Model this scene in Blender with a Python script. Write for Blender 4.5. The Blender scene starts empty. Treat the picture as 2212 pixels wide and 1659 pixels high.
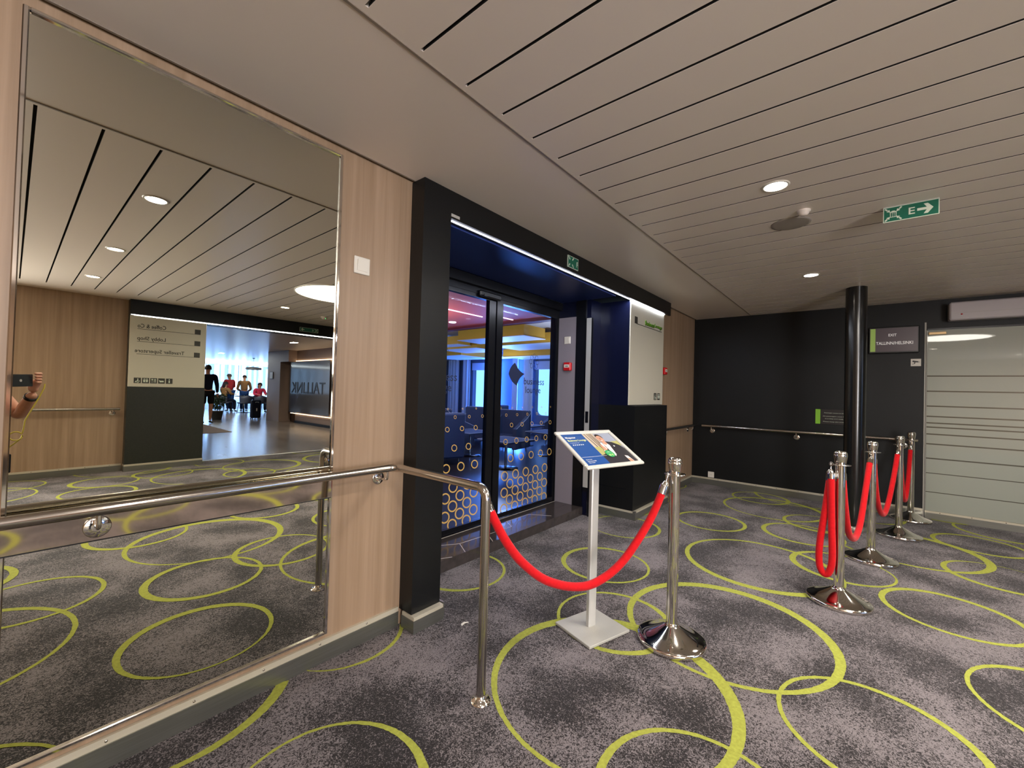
import bpy, bmesh, math, random
from mathutils import Vector, Matrix
random.seed(7)
sc = bpy.context.scene
COL = sc.collection
PI = math.pi
def R(d): return math.radians(d)

# ------------------------------------------------------------ camera, world, lights, exposure
CAM_H = 1.30
yaw, pitch, roll = R(39.79), R(0.88), R(1.60)
F = Vector((math.cos(yaw)*math.cos(pitch), math.sin(yaw)*math.cos(pitch), math.sin(pitch)))
Rt = F.cross(Vector((0, 0, 1))).normalized()
Up = Rt.cross(F)
R2 = Rt*math.cos(roll) + Up*math.sin(roll)
U2 = -Rt*math.sin(roll) + Up*math.cos(roll)
cam_data = bpy.data.cameras.new('camera')
cam = bpy.data.objects.new('camera', cam_data); COL.objects.link(cam)
m = Matrix.Identity(4)
for i in range(3):
    m[i][0], m[i][1], m[i][2] = R2[i], U2[i], -F[i]
m[0][3], m[1][3], m[2][3] = 0, 0, CAM_H
cam.matrix_world = m
cam_data.sensor_width = 36.0
cam_data.lens = 36.0*901.8/2212
cam_data.clip_start = 0.01
sc.camera = cam

world = bpy.data.worlds.new('world'); sc.world = world; world.use_nodes = True
bg = world.node_tree.nodes['Background']
bg.inputs[0].default_value = (0.62, 0.80, 1.0, 1); bg.inputs[1].default_value = 1.5

sc.view_settings.view_transform = 'Standard'
sc.view_settings.look = 'None'
sc.view_settings.exposure = 0.92
sc.view_settings.gamma = 1.0
sc.view_settings.use_curve_mapping = False
sc.cycles.max_bounces = 8
sc.cycles.diffuse_bounces = 4
sc.cycles.glossy_bounces = 6
sc.cycles.transparent_max_bounces = 8
sc.cycles.sample_clamp_indirect = 4.0
sc.cycles.blur_glossy = 0.5
sc.cycles.caustics_reflective = False
sc.cycles.caustics_refractive = False

def area(name, loc, size, power, color, rot=(0, 0, 0), size_y=None, shape='RECTANGLE', spread=180):
    l = bpy.data.lights.new(name, 'AREA'); l.energy = power; l.color = color
    l.shape = shape; l.size = size
    if size_y: l.size_y = size_y
    l.spread = R(spread)
    o = bpy.data.objects.new(name, l); o.location = loc; o.rotation_euler = rot; COL.objects.link(o)
    o['kind'] = 'helper'
    return o
WARM = (1.0, 0.93, 0.86)
area('lobby_fill', (5.2, -15.2, 2.43), .12, 60, (.9, .93, 1.0))  # three added fills brighten the lobby and its people; no fittings there
area('lobby_fill', (4.9, -8.0, 2.43), .12, 30, (1.0, .9, .8))
area('lobby_fill', (2.2, -12.6, 2.43), .12, 40, (.9, .93, 1.0))
SKYB = (0.45, 0.68, 1.0)
# lobby windows, lounge windows, then an added fill behind the camera
area('window_and_fill_light', (8.5, -21.6, 1.5), 8.0, 2200, (0.36, 0.60, 1.0), (R(90), 0, R(180)), 1.7)
area('window_and_fill_light', (9.38, 8.2, 1.35), 6.5, 560, (0.13, 0.34, 1.0), (0, R(90), 0), 1.5)

area('window_and_fill_light', (-1.75, -4.15, 1.35), 2.2, 180, (0.98, 0.97, 1.0), (R(90), 0, 0), 1.9)  # added fill to brighten the ceiling; no window in this wall

# ------------------------------------------------------------ materials
def lin(c):
    out = []
    for v in c:
        v = v/255.0
        out.append(v/12.92 if v <= 0.04045 else ((v+0.055)/1.055)**2.4)
    return tuple(out) + (1.0,)
def mat(name, rgb, rough=0.5, metal=0.0, spec=0.5, coat=0.0, coat_rough=0.05, noise=None, bump=None, sheen=0.0, emit=None):
    """noise = (scale, amount, (mx,my,mz)) mottles the colour; bump = (scale, strength)"""
    M = bpy.data.materials.new(name); M.use_nodes = True
    nt = M.node_tree; N = nt.nodes; L = nt.links
    b = N['Principled BSDF']
    c = lin(rgb)
    b.inputs['Base Color'].default_value = c
    b.inputs['Roughness'].default_value = rough
    b.inputs['Metallic'].default_value = metal
    b.inputs['Specular IOR Level'].default_value = spec
    b.inputs['Coat Weight'].default_value = coat
    b.inputs['Coat Roughness'].default_value = coat_rough
    b.inputs['Sheen Weight'].default_value = sheen
    if emit:
        b.inputs['Emission Color'].default_value = lin(emit[0]); b.inputs['Emission Strength'].default_value = emit[1]
    if noise or bump:
        tc = N.new('ShaderNodeTexCoord')
    if noise:
        mp = N.new('ShaderNodeMapping'); mp.inputs['Scale'].default_value = noise[2] if len(noise) > 2 else (1, 1, 1)
        L.new(tc.outputs['Object'], mp.inputs[0])
        n = N.new('ShaderNodeTexNoise'); n.inputs['Scale'].default_value = noise[0]; n.inputs['Detail'].default_value = 4
        L.new(mp.outputs[0], n.inputs['Vector'])
        mx = N.new('ShaderNodeMix'); mx.data_type = 'RGBA'
        a = noise[1]
        mx.inputs[6].default_value = tuple(max(0, v*(1-a)) for v in c[:3]) + (1,)
        mx.inputs[7].default_value = tuple(v*(1+a) for v in c[:3]) + (1,)
        mr = N.new('ShaderNodeMapRange'); mr.inputs[1].default_value = 0.3; mr.inputs[2].default_value = 0.7
        L.new(n.outputs[0], mr.inputs[0]); L.new(mr.outputs[0], mx.inputs[0]); L.new(mx.outputs[2], b.inputs['Base Color'])
    if bump:
        n2 = N.new('ShaderNodeTexNoise'); n2.inputs['Scale'].default_value = bump[0]; n2.inputs['Detail'].default_value = 3
        L.new(tc.outputs['Object'], n2.inputs['Vector'])
        bp = N.new('ShaderNodeBump'); bp.inputs['Strength'].default_value = bump[1]; bp.inputs['Distance'].default_value = 0.002
        L.new(n2.outputs[0], bp.inputs['Height']); L.new(bp.outputs[0], b.inputs['Normal'])
    return M
def emis(name, rgb, s):
    M = bpy.data.materials.new(name); M.use_nodes = True; N = M.node_tree.nodes
    N.remove(N['Principled BSDF']); e = N.new('ShaderNodeEmission'); e.inputs[0].default_value = lin(rgb); e.inputs[1].default_value = s
    M.node_tree.links.new(e.outputs[0], N['Material Output'].inputs[0]); return M
def glass(name, tint=(1, 1, 1), refl=0.08, rough=0.0):
    M = bpy.data.materials.new(name); M.use_nodes = True; nt = M.node_tree; N = nt.nodes; L = nt.links
    N.remove(N['Principled BSDF'])
    t = N.new('ShaderNodeBsdfTransparent'); t.inputs[0].default_value = tint + (1,)
    g = N.new('ShaderNodeBsdfGlossy'); g.inputs['Roughness'].default_value = rough
    lw = N.new('ShaderNodeLayerWeight'); lw.inputs['Blend'].default_value = refl
    mx = N.new('ShaderNodeMixShader'); L.new(lw.outputs['Fresnel'], mx.inputs[0]); L.new(t.outputs[0], mx.inputs[1]); L.new(g.outputs[0], mx.inputs[2])
    L.new(mx.outputs[0], N['Material Output'].inputs[0]); return M

def carpet_mat():
    M = bpy.data.materials.new('carpet_pile'); M.use_nodes = True; nt = M.node_tree; N = nt.nodes; L = nt.links
    b = N['Principled BSDF']; b.inputs['Roughness'].default_value = 0.95; b.inputs['Specular IOR Level'].default_value = 0.1
    b.inputs['Sheen Weight'].default_value = 0.15
    tc = N.new('ShaderNodeTexCoord')
    a = N.new('ShaderNodeTexNoise'); a.inputs['Scale'].default_value = 88; a.inputs['Detail'].default_value = 2.5; a.inputs['Distortion'].default_value = 2.0
    w = N.new('ShaderNodeTexNoise'); w.inputs['Scale'].default_value = 2.6; w.inputs['Detail'].default_value = 3
    for q in (a, w): L.new(tc.outputs['Object'], q.inputs['Vector'])
    wr = N.new('ShaderNodeMapRange'); wr.inputs[1].default_value = .35; wr.inputs[2].default_value = .65; wr.inputs[3].default_value = -.10; wr.inputs[4].default_value = .10
    L.new(w.outputs[0], wr.inputs[0])
    ad = N.new('ShaderNodeMath'); ad.operation = 'ADD'; L.new(a.outputs[0], ad.inputs[0]); L.new(wr.outputs[0], ad.inputs[1])
    cr = N.new('ShaderNodeValToRGB'); e = cr.color_ramp.elements
    e[0].position = .46; e[0].color = lin((40, 36, 36)); e[1].position = .58; e[1].color = lin((120, 112, 113))
    x = e.new(.36); x.color = lin((32, 28, 28))
    L.new(ad.outputs[0], cr.inputs[0]); L.new(cr.outputs[0], b.inputs['Base Color'])
    bp = N.new('ShaderNodeBump'); bp.inputs['Strength'].default_value = .5; bp.inputs['Distance'].default_value = .004
    L.new(a.outputs[0], bp.inputs['Height']); L.new(bp.outputs[0], b.inputs['Normal'])
    return M
def wood_mat(name, c1, c2, rough=.42, scale=(22, 22, .55)):
    M = bpy.data.materials.new(name); M.use_nodes = True; nt = M.node_tree; N = nt.nodes; L = nt.links
    b = N['Principled BSDF']; b.inputs['Roughness'].default_value = rough
    tc = N.new('ShaderNodeTexCoord'); mp = N.new('ShaderNodeMapping'); mp.inputs['Scale'].default_value = scale
    L.new(tc.outputs['Object'], mp.inputs[0])
    n = N.new('ShaderNodeTexNoise'); n.inputs['Scale'].default_value = 1.0; n.inputs['Detail'].default_value = 6; n.inputs['Roughness'].default_value = .65; n.inputs['Distortion'].default_value = .3
    L.new(mp.outputs[0], n.inputs['Vector'])
    cr = N.new('ShaderNodeValToRGB'); cr.color_ramp.elements[0].position = .35; cr.color_ramp.elements[1].position = .68
    cr.color_ramp.elements[0].color = lin(c2); cr.color_ramp.elements[1].color = lin(c1)
    L.new(n.outputs[0], cr.inputs[0]); L.new(cr.outputs[0], b.inputs['Base Color']); return M

MT = {}
MT['carpet'] = carpet_mat()
MT['lime'] = mat('lime_pile', (154, 158, 70), .95, spec=.1, noise=(70, .14), bump=(160, .8))
MT['ceil'] = mat('ceiling_lacquer', (230, 218, 207), .33, spec=.5)
MT['ceildark'] = mat('ceiling_void', (24, 20, 17), .8)
MT['wood'] = wood_mat('oak_laminate', (166, 140, 115), (145, 120, 95))
MT['black'] = mat('black_laminate', (13, 14, 15), .4, spec=.35, noise=(60, .18, (1, 1, 8)), bump=(300, .25))
MT['blackwall'] = mat('black_wallcover', (12, 14, 15), .45, spec=.3, noise=(3, .15), bump=(400, .3))
MT['navy'] = mat('dark_gloss_panel', (11, 15, 38), .22, spec=.6)
MT['pillar'] = mat('black_column_lacquer', (14, 15, 15), .2, spec=.6)
MT['chrome'] = mat('chrome', (225, 220, 212), .07, 1.0)
MT['steel'] = mat('polished_steel_tube', (190, 184, 176), .16, 1.0)
MT['brushed'] = mat('brushed_steel_skirting', (142, 142, 134), .34, .85, noise=(8, .08, (1, 1, 20)))
MT['lip'] = mat('skirting_lip', (196, 188, 168), .4, .3)
MT['alu'] = mat('satin_aluminium', (205, 203, 198), .38, .45)
MT['greymetal'] = mat('grey_powdercoat', (172, 169, 160), .5, .1, noise=(400, .05))
MT['mirror'] = mat('silvered_mirror', (212, 211, 197), .0, 1.0)
MT['bronze'] = mat('tinted_mirror_strip', (206, 192, 176), .05, 1.0)
MT['velvet'] = mat('red_velvet', (192, 10, 20), .8, spec=.15, sheen=.12, noise=(60, .1), bump=(500, .5))
MT['white'] = mat('white_plastic', (222, 216, 204), .4)
MT['signwhite'] = mat('sign_board', (196, 191, 174), .35)
MT['ink'] = mat('dark_print', (52, 50, 44), .5)
MT['letgreen'] = mat('green_letter', (84, 128, 28), .4)
MT['blackplastic'] = mat('black_plastic', (16, 16, 18), .4)
MT['green'] = mat('sign_green', (14, 96, 74), .4)
MT['glow'] = mat('photoluminescent_white', (205, 214, 196), .4)
MT['led'] = emis('led_strip', (238, 240, 255), 9)
MT['lamp'] = emis('lamp_diffuser', (255, 240, 222), 18)
MT['discl'] = emis('disc_diffuser', (255, 246, 226), 5)
MT['frost'] = mat('frosted_glass', (152, 156, 144), .45, spec=.5, coat=.7, coat_rough=.02)
MT['clearline'] = mat('clear_band', (84, 82, 72), .12, spec=.6)
MT['glass'] = glass('clear_glass', (.70, .82, 1.0), .10)
MT['frameblk'] = mat('black_anodised', (18, 19, 24), .25, .4, spec=.6)
MT['tile'] = mat('dark_stone_tile', (58, 52, 50), .12, spec=.6, noise=(14, .2))
MT['inlay'] = mat('pale_inlay', (196, 184, 170), .4)
MT['jamb'] = mat('mauve_grey_panel', (136, 128, 136), .5, noise=(200, .05))
MT['red'] = mat('red_plastic', (196, 20, 26), .35)
MT['ochre'] = mat('ochre_decal', (196, 158, 84), .6)
MT['navydecal'] = mat('navy_decal', (20, 30, 62), .6)
MT['skin'] = mat('skin', (208, 150, 122), .5, noise=(20, .06))
MT['hair'] = mat('dark_hair', (40, 30, 26), .7, noise=(60, .3, (1, 1, .3)))
MT['hairgrey'] = mat('grey_hair', (120, 112, 100), .7, noise=(60, .2))
MT['eye'] = mat('eye_dark', (30, 24, 20), .2)
MT['lips'] = mat('lips', (160, 90, 84), .5)
def cloth(n, c): return mat(n, c, .85, spec=.2, noise=(30, .1), bump=(60, .2))
MT['cblack'] = cloth('black_cotton', (22, 22, 26)); MT['cnavy'] = cloth('navy_cotton', (26, 30, 48))
MT['cred'] = cloth('red_knit', (196, 60, 66)); MT['ctan'] = cloth('tan_jacket', (150, 112, 72)); MT['cpink'] = cloth('pink_jumper', (232, 64, 96))
MT['cjean'] = cloth('denim', (40, 74, 130)); MT['cyellow'] = mat('yellow_cord', (214, 196, 70), .6)
MT['shoe'] = mat('dark_shoe', (26, 24, 26), .5)
MT['loungeseat'] = mat('blue_upholstery', (64, 78, 110), .8, noise=(80, .1))
MT['piping'] = mat('pale_piping', (180, 190, 210), .5)
MT['lobbyfloor'] = wood_mat('lobby_planks', (132, 122, 116), (92, 84, 80), .24, (3, .6, 3))
MT['rug'] = mat('beige_mat', (128, 112, 100), .9, noise=(100, .15))
MT['lobbywall'] = mat('mauve_wall', (150, 132, 124), .5)
MT['lobbyglass'] = mat('grey_backed_glass', (104, 104, 112), .08, spec=.7)
MT['door_brown'] = mat('brown_door', (76, 54, 42), .5)
MT['loungefloor'] = mat('lounge_floor', (40, 36, 38), .3, noise=(6, .3, (1, 8, 1)))
MT['redceil'] = mat('red_ceiling', (236, 104, 84), .55)
MT['maroon'] = mat('maroon_beam', (116, 40, 54), .5)
MT['yellow'] = mat('yellow_side', (222, 168, 52), .5)
MT['whitepaint'] = mat('white_paint', (220, 216, 220), .5)
MT['greywall'] = mat('lounge_grey_wall', (92, 100, 120), .6)
MT['curtain'] = mat('sheer_curtain', (196, 208, 232), .8)
MT['plant'] = mat('leaf_green', (38, 66, 36), .6, noise=(9, .4))
MT['soil'] = mat('dark_pot', (40, 38, 36), .6)
MT['darkseat'] = mat('dark_chair_shell', (58, 60, 74), .6)

# ------------------------------------------------------------ mesh helpers
class MB:
    def __init__(s): s.v = []; s.f = []; s.mi = []; s.sm = []
    def add(s, verts, faces, mi=0, smooth=False, T=None):
        o = len(s.v)
        if T is not None: verts = [T @ Vector(p) for p in verts]
        s.v += [tuple(p) for p in verts]
        for f in faces: s.f.append(tuple(o+i for i in f)); s.mi.append(mi); s.sm.append(smooth)
        return s
    def box(s, a, b, mi=0, T=None, bev=0):
        x0, y0, z0 = a; x1, y1, z1 = b
        if bev:
            d = min(bev, (x1-x0)*.49, (y1-y0)*.49, (z1-z0)*.49)
            vs = []; 
            for sx in (0, 1):
                for sy in (0, 1):
                    for sz in (0, 1):
                        X = x1 if sx else x0; Y = y1 if sy else y0; Z = z1 if sz else z0
                        ex = -d if sx else d; ey = -d if sy else d; ez = -d if sz else d
                        vs += [(X, Y+ey, Z+ez), (X+ex, Y, Z+ez), (X+ex, Y+ey, Z)]
            bm = bmesh.new()
            for p in vs: bm.verts.new(p)
            bmesh.ops.convex_hull(bm, input=bm.verts)
            bmesh.ops.dissolve_limit(bm, angle_limit=R(1), verts=bm.verts, edges=bm.edges)
            bm.verts.index_update()
            s.add([v.co[:] for v in bm.verts], [[v.index for v in f.verts] for f in bm.faces], mi, False, T); bm.free(); return s
        v = [(x0, y0, z0), (x1, y0, z0), (x1, y1, z0), (x0, y1, z0), (x0, y0, z1), (x1, y0, z1), (x1, y1, z1), (x0, y1, z1)]
        return s.add(v, [(0, 3, 2, 1), (4, 5, 6, 7), (0, 1, 5, 4), (1, 2, 6, 5), (2, 3, 7, 6), (3, 0, 4, 7)], mi, False, T)
    def prism(s, pts, h0, h1, mi=0, T=None, smooth=False):   # polygon in local xy, from h0 to h1
        n = len(pts)
        v = [(p[0], p[1], h0) for p in pts] + [(p[0], p[1], h1) for p in pts]
        f = [tuple(range(n-1, -1, -1)), tuple(range(n, 2*n))]
        s.add(v, f, mi, False, T)
        return s.add(v, [(i, (i+1) % n, n+(i+1) % n, n+i) for i in range(n)], mi, smooth, T)
    def lathe(s, prof, seg=32, mi=0, T=None, smooth=True, cap=True):
        v = []; f = []
        for r, z in prof:
            for k in range(seg):
                a = 2*PI*k/seg; v.append((r*math.cos(a), r*math.sin(a), z))
        for i in range(len(prof)-1):
            for k in range(seg):
                a = i*seg+k; b = i*seg+(k+1) % seg
                f.append((a, b, b+seg, a+seg))
        s.add(v, f, mi, smooth, T)
        if cap:
            s.add(v[:seg], [tuple(range(seg-1, -1, -1))], mi, False, T); s.add(v[-seg:], [tuple(range(seg))], mi, False, T)
        return s
    def tube(s, path, r, seg=16, mi=0, cap=True, T=None):
        path = [Vector(p) for p in path]; n = len(path)
        rr = r if isinstance(r, (list, tuple)) else [r]*n
        v = []; up = None
        for i, p in enumerate(path):
            t = (path[min(i+1, n-1)] - path[max(i-1, 0)]).normalized()
            if up is None:
                up = Vector((0, 0, 1)) if abs(t.z) < .9 else Vector((1, 0, 0))
            a = (up - t*up.dot(t)).normalized(); b = t.cross(a); up = a
            for k in range(seg):
                w = 2*PI*k/seg; v.append(p + (a*math.cos(w) + b*math.sin(w))*rr[i])
        f = []
        for i in range(n-1):
            for k in range(seg):
                q = i*seg+k; w = i*seg+(k+1) % seg
                f.append((q, w, w+seg, q+seg))
        s.add(v, f, mi, True, T)
        if cap:
            s.add(v[:seg], [tuple(range(seg-1, -1, -1))], mi, False, T); s.add(v[-seg:], [tuple(range(seg))], mi, False, T)
        return s
    def ball(s, c, r, mi=0, seg=20, rings=12, sc3=(1, 1, 1), T=None):
        prof = [(max(1e-4, math.sin(PI*i/rings)), -math.cos(PI*i/rings)) for i in range(rings+1)]
        v = []; f = []
        for pr, pz in prof:
            for k in range(seg):
                a = 2*PI*k/seg; v.append((c[0]+r*sc3[0]*pr*math.cos(a), c[1]+r*sc3[1]*pr*math.sin(a), c[2]+r*sc3[2]*pz))
        for i in range(rings):
            for k in range(seg):
                a = i*seg+k; b = i*seg+(k+1) % seg
                f.append((a, b, b+seg, a+seg))
        return s.add(v, f, mi, True, T)
    def build(s, name, mats, parent=None, **kw):
        me = bpy.data.meshes.new(name)
        me.from_pydata(s.v, [], s.f)
        if not isinstance(mats, (list, tuple)): mats = [mats]
        for q in mats: me.materials.append(MT[q] if isinstance(q, str) else q)
        me.polygons.foreach_set('material_index', s.mi); me.polygons.foreach_set('use_smooth', s.sm)
        me.update()
        return link(name, me, parent, **kw)
def link(name, me, parent=None, **kw):
    o = bpy.data.objects.new(name, me); COL.objects.link(o)
    if parent: o.parent = parent
    for k, v in kw.items(): o[k] = v
    return o
def thing(name, label, cat, loc=(0, 0, 0), rz=0, group=None):
    o = bpy.data.objects.new(name, None); COL.objects.link(o); o.location = loc; o.rotation_euler = (0, 0, rz)
    o.empty_display_size = .1
    o['label'] = label; o['category'] = cat
    if group: o['group'] = group
    return o
def tag(o, label, cat, group=None):
    o['label'] = label; o['category'] = cat
    if group: o['group'] = group
    return o
def struct(o, label=None):
    o['kind'] = 'structure'
    if label: o['label'] = label
    return o
def copy_tree(o, parent=None, loc=None, rz=None, label=None):
    c = o.copy(); COL.objects.link(c); c.parent = parent
    if loc is not None: c.location = loc
    if rz is not None: c.rotation_euler = (0, 0, rz)
    if label: c['label'] = label
    for ch in o.children: copy_tree(ch, c)
    return c
def frame_T(o, ex, ey, ez):
    M4 = Matrix.Identity(4)
    for i in range(3): M4[i][0], M4[i][1], M4[i][2], M4[i][3] = ex[i], ey[i], ez[i], o[i]
    return M4
# local frames: x to the reader's right, y up, z towards the reader
def face_my(x, y, z): return frame_T((x, y, z), (1, 0, 0), (0, 0, 1), (0, -1, 0))     # seen from -y side
def face_mx(x, y, z): return frame_T((x, y, z), (0, -1, 0), (0, 0, 1), (-1, 0, 0))    # seen from -x side
def face_py(x, y, z): return frame_T((x, y, z), (-1, 0, 0), (0, 0, 1), (0, 1, 0))     # seen from +y side
_dg = [None]
def text_into(mb, s, x0, x1, y0, y1, T, mi=0, depth=.002, z=0, bold=0.0):
    cu = bpy.data.curves.new('t', 'FONT'); cu.body = s; cu.extrude = 0.05; cu.offset = bold; cu.resolution_u = 2
    o = bpy.data.objects.new('t', cu); COL.objects.link(o)
    dg = bpy.context.evaluated_depsgraph_get(); dg.update()
    me = o.evaluated_get(dg).to_mesh()
    vs = [v.co.copy() for v in me.vertices]; fs = [tuple(p.vertices) for p in me.polygons]
    o.evaluated_get(dg).to_mesh_clear()
    bpy.data.objects.remove(o); bpy.data.curves.remove(cu)
    if not vs: return
    ax, bx = min(v.x for v in vs), max(v.x for v in vs); ay, by = min(v.y for v in vs), max(v.y for v in vs)
    out = [(x0+(v.x-ax)/(bx-ax)*(x1-x0), y0+(v.y-ay)/(by-ay)*(y1-y0), z+(depth if v.z > 0 else 0)) for v in vs]
    mb.add(out, fs, mi, False, T)
def rect(mb, x0, y0, x1, y1, z, T, mi=0, d=.001): mb.box((x0, y0, z), (x1, y1, z+d), mi, T)
def ngon(cx, cy, rx, ry, n=20, a0=0, a1=2*PI): return [(cx+rx*math.cos(a0+(a1-a0)*i/n), cy+ry*math.sin(a0+(a1-a0)*i/n)) for i in range(n)]
def arc_path(pts, rad, n=8):
    """polyline with rounded corners"""
    pts = [Vector(p) for p in pts]; out = [pts[0]]
    for i in range(1, len(pts)-1):
        a = (pts[i-1]-pts[i]).normalized(); b = (pts[i+1]-pts[i]).normalized()
        ang = a.angle(b); d = rad/math.tan(ang/2)
        p0 = pts[i]+a*d; p1 = pts[i]+b*d
        cdir = (a+b).normalized(); c = pts[i]+cdir*(rad/math.sin(ang/2))
        for k in range(n+1):
            t = k/n
            q = p0.lerp(p1, t)
            out.append(c+(q-c).normalized()*rad)
    out.append(pts[-1]); return out

ZC = 2.447
YW = 1.935
XE = 6.62
YO = -4.25
# ------------------------------------------------------------ floor with woven rings
RINGS = [(1.77, .85, .536, 1.745, .85, .493), (2.63, .57, .536, 2.61, .57, .494), (3.79, .59, .536, 3.80, .60, .494), (1.10, -.30, .538, 1.085, -.28, .497),
 (5.77, .77, .52, 5.755, .78, .48), (5.13, -.32, .539, 5.11, -.31, .492), (1.725, -3.15, .537, 1.71, -3.14, .50), (2.61, -3.43, .54, 2.59, -3.43, .50), (-.25, .63, .52, -.24, .64, .487), (-.26, -3.35, .5, -.24, -3.35, .46),
 (1.41, .36, .335, 1.42, .36, .307), (2.26, 1.07, .327, 2.26, 1.08, .300), (2.94, 1.48, .329, 2.94, 1.47, .302), (2.11, 2.20, .331, 2.115, 2.193, .303),
 (3.89, 1.75, .334, 3.885, 1.757, .314), (4.70, 1.18, .335, 4.695, 1.18, .302), (4.15, .10, .329, 4.157, .085, .300), (4.90, .41, .336, 4.905, .402, .304),
 (5.42, .30, .33, 5.435, .30, .297), (6.24, .97, .328, 6.24, .98, .294), (4.78, -.84, .328, 4.795, -.85, .302), (3.75, -.45, .338, 3.743, -.45, .305), (2.89, -.765, .370, 2.89, -.745, .333),
 (2.20, -.07, .334, 2.20, -.062, .309), (5.73, -.86, .32, 5.73, -.86, .284), (6.44, -1.15, .38, 6.46, -1.15, .353), (.66, 1.26, .327, .66, 1.275, .301),
 (.47, 2.18, .443, .44, 2.19, .427), (1.16, 2.08, .310, 1.152, 2.09, .303), (.87, .50, .332, .88, .50, .299), (.72, -.785, .333, .73, -.79, .302), (.10, .15, .330, .10, .15, .306), (-.23, 1.86, .413, -.22, 1.87, .397),
 (.80, -3.47, .33, .81, -3.47, .295), (-.01, -3.87, .335, .0, -3.87, .305)]
base = list(RINGS)
for (cx, cy, r, ix, iy, ir) in base:           # the carpet repeats every four metres
    for i in (-1, 0, 1):
        for j in (-2, -1, 0):
            if i == 0 and j == 0: continue
            nx, ny = cx+4.015*i, cy+4.01*j
            if not (-3 < nx < 7 and -4.7 < ny < 2.3): continue
            if any(abs(q[0]-nx) < .3 and abs(q[1]-ny) < .3 for q in RINGS): continue
            RINGS.append((nx, ny, r, ix+4.015*i, iy+4.01*j, ir))
fl = MB()
fl.box((-3.0, -4.40, -.10), (6.9, 1.97, 0)); fl.box((1.5, 1.97, -.10), (4.3, 2.3, 0))
rnd = random.Random(3)
def inside(x, y): return (-2.95 < x < 6.6 and -4.38 < y < 1.93) or (1.55 < x < 4.1 and y < 2.26 and y > 0)
for n, (cx, cy, r, ix, iy, ir) in enumerate(RINGS):
    seg = int(150*r/.33); z = .0008+.00002*n
    vs = []
    for k in range(seg):
        a = 2*PI*k/seg; jo = rnd.uniform(-.0013, .0013); ji = rnd.uniform(-.0013, .0013)
        vs.append((cx+(r+jo)*math.cos(a), cy+(r+jo)*math.sin(a), z)); vs.append((ix+(ir+ji)*math.cos(a), iy+(ir+ji)*math.sin(a), z))
    fs = []
    for k in range(seg):
        q = (2*k, 2*((k+1) % seg), 2*((k+1) % seg)+1, 2*k+1)
        if all(inside(vs[i][0], vs[i][1]) for i in q): fs.append(q)
    fl.add(vs, fs, 1)
floor = struct(fl.build('floor', ['carpet', 'lime']), 'dark mottled carpet woven with lime green rings')

# ------------------------------------------------------------ ceiling
cl = MB(); cl.box((-3.0, YO-.3, 2.475), (6.9, 2.8, 2.62))
ceiling = struct(cl.build('ceiling', 'ceildark'), 'cream lacquered metal ceiling of long planks with dark joints')
PITCH = .2072
k0 = int((-3.0-.8615)/PITCH)
me0 = None
for k in range(k0, 28):
    x0 = .8615+PITCH*k+.006; x1 = x0+PITCH-.012
    if x0 > XE-.02: break
    x1 = min(x1, XE+.02)
    def plank(wd):                       # pale face; sides coloured dark to put shade into the joint
        b = MB(); y0, y1 = -3.72, 1.158
        b.box((.0005, y0, .0012), (wd-.0005, y1, .014), 1); b.box((0, y0, 0), (wd, y1, .0012)); return b
    b = plank(PITCH-.012)
    if x1-x0 < PITCH-.02:
        b = plank(x1-x0); o = b.build('ceiling_plank', ['ceil', 'ceildark'], ceiling)
    elif me0 is None:
        o = b.build('ceiling_plank', ['ceil', 'ceildark'], ceiling); me0 = o.data
    else: o = link('ceiling_plank', me0, ceiling)
    o.location = (x0, 0, ZC)
b = MB(); b.box((-3.0, 1.158, ZC), (6.9, 1.185, ZC+.03)); b.box((-3.0, 1.188, ZC), (6.9, 1.908, ZC+.03)); b.box((-3, -4.3, ZC), (6.9, -3.72, ZC+.03))
b.build('ceiling_border', 'ceil', ceiling)
t = MB(); t.box((-3.0, 1.182, ZC-.003), (6.62, 1.192, ZC+.001)); t.box((-3.0, 1.905, ZC-.003), (1.42, 1.915, ZC+.02)); t.box((5.26, 1.905, ZC-.003), (6.62, 1.915, ZC+.02))
struct(t.build('trim_1', mat('seam_metal', (128, 116, 104), .4)), 'thin metal seam between plain ceiling border and planks')

# ------------------------------------------------------------ left wall
w = MB(); w.box((-3.0, YW, 0), (1.50, YW+.15, 2.55)); w.box((5.09, YW, 0), (6.9, YW+.15, 2.55))
wall_left = struct(w.build('wall_left', 'wood'), 'pale oak laminate wall')
def baseboard(name, p0, p1, nrm, h=.103, label='brushed steel skirting with pale screwed lip'):
    """p0,p1 on the floor line of the skirting's front face; nrm points into the room"""
    p0 = Vector(p0).to_3d(); p1 = Vector(p1).to_3d(); L = (p1-p0).length; ex = (p1-p0).normalized(); n = Vector(nrm)
    T = frame_T((p0.x, p0.y, 0), ex, (0, 0, 1), n)  # right-handed for normals facing the room
    if ex.cross(Vector((0, 0, 1))).dot(n) < 0: T = frame_T((p1.x, p1.y, 0), -ex, (0, 0, 1), n)   # keep the frame right-handed
    a = MB(); a.box((0, 0, -.018), (L, h*.74, 0), 0, T)
    a.prism([(0, h*.74), (L, h*.74), (L, h*.77), (0, h*.77)], -.018, .002, 0, T)
    o = struct(a.build(name, 'brushed'), label)
    c = MB(); c.box((0, h*.77, -.018), (L, h, -.003), 0, T); c.build('skirting_lip', 'lip', o)
    q = MB(); x = .12
    while x < L:
        q.lathe([(.0045, -.003), (.0045, -.001), (.002, 0)], 8, 0, T @ Matrix.Translation((x, h*.88, 0))); x += .24
    if q.v: q.build('screw', 'steel', o, kind='stuff')
    return o
baseboard('baseboard_left', (-3.0, 1.918), (1.39, 1.918), (0, -1, 0))
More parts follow.
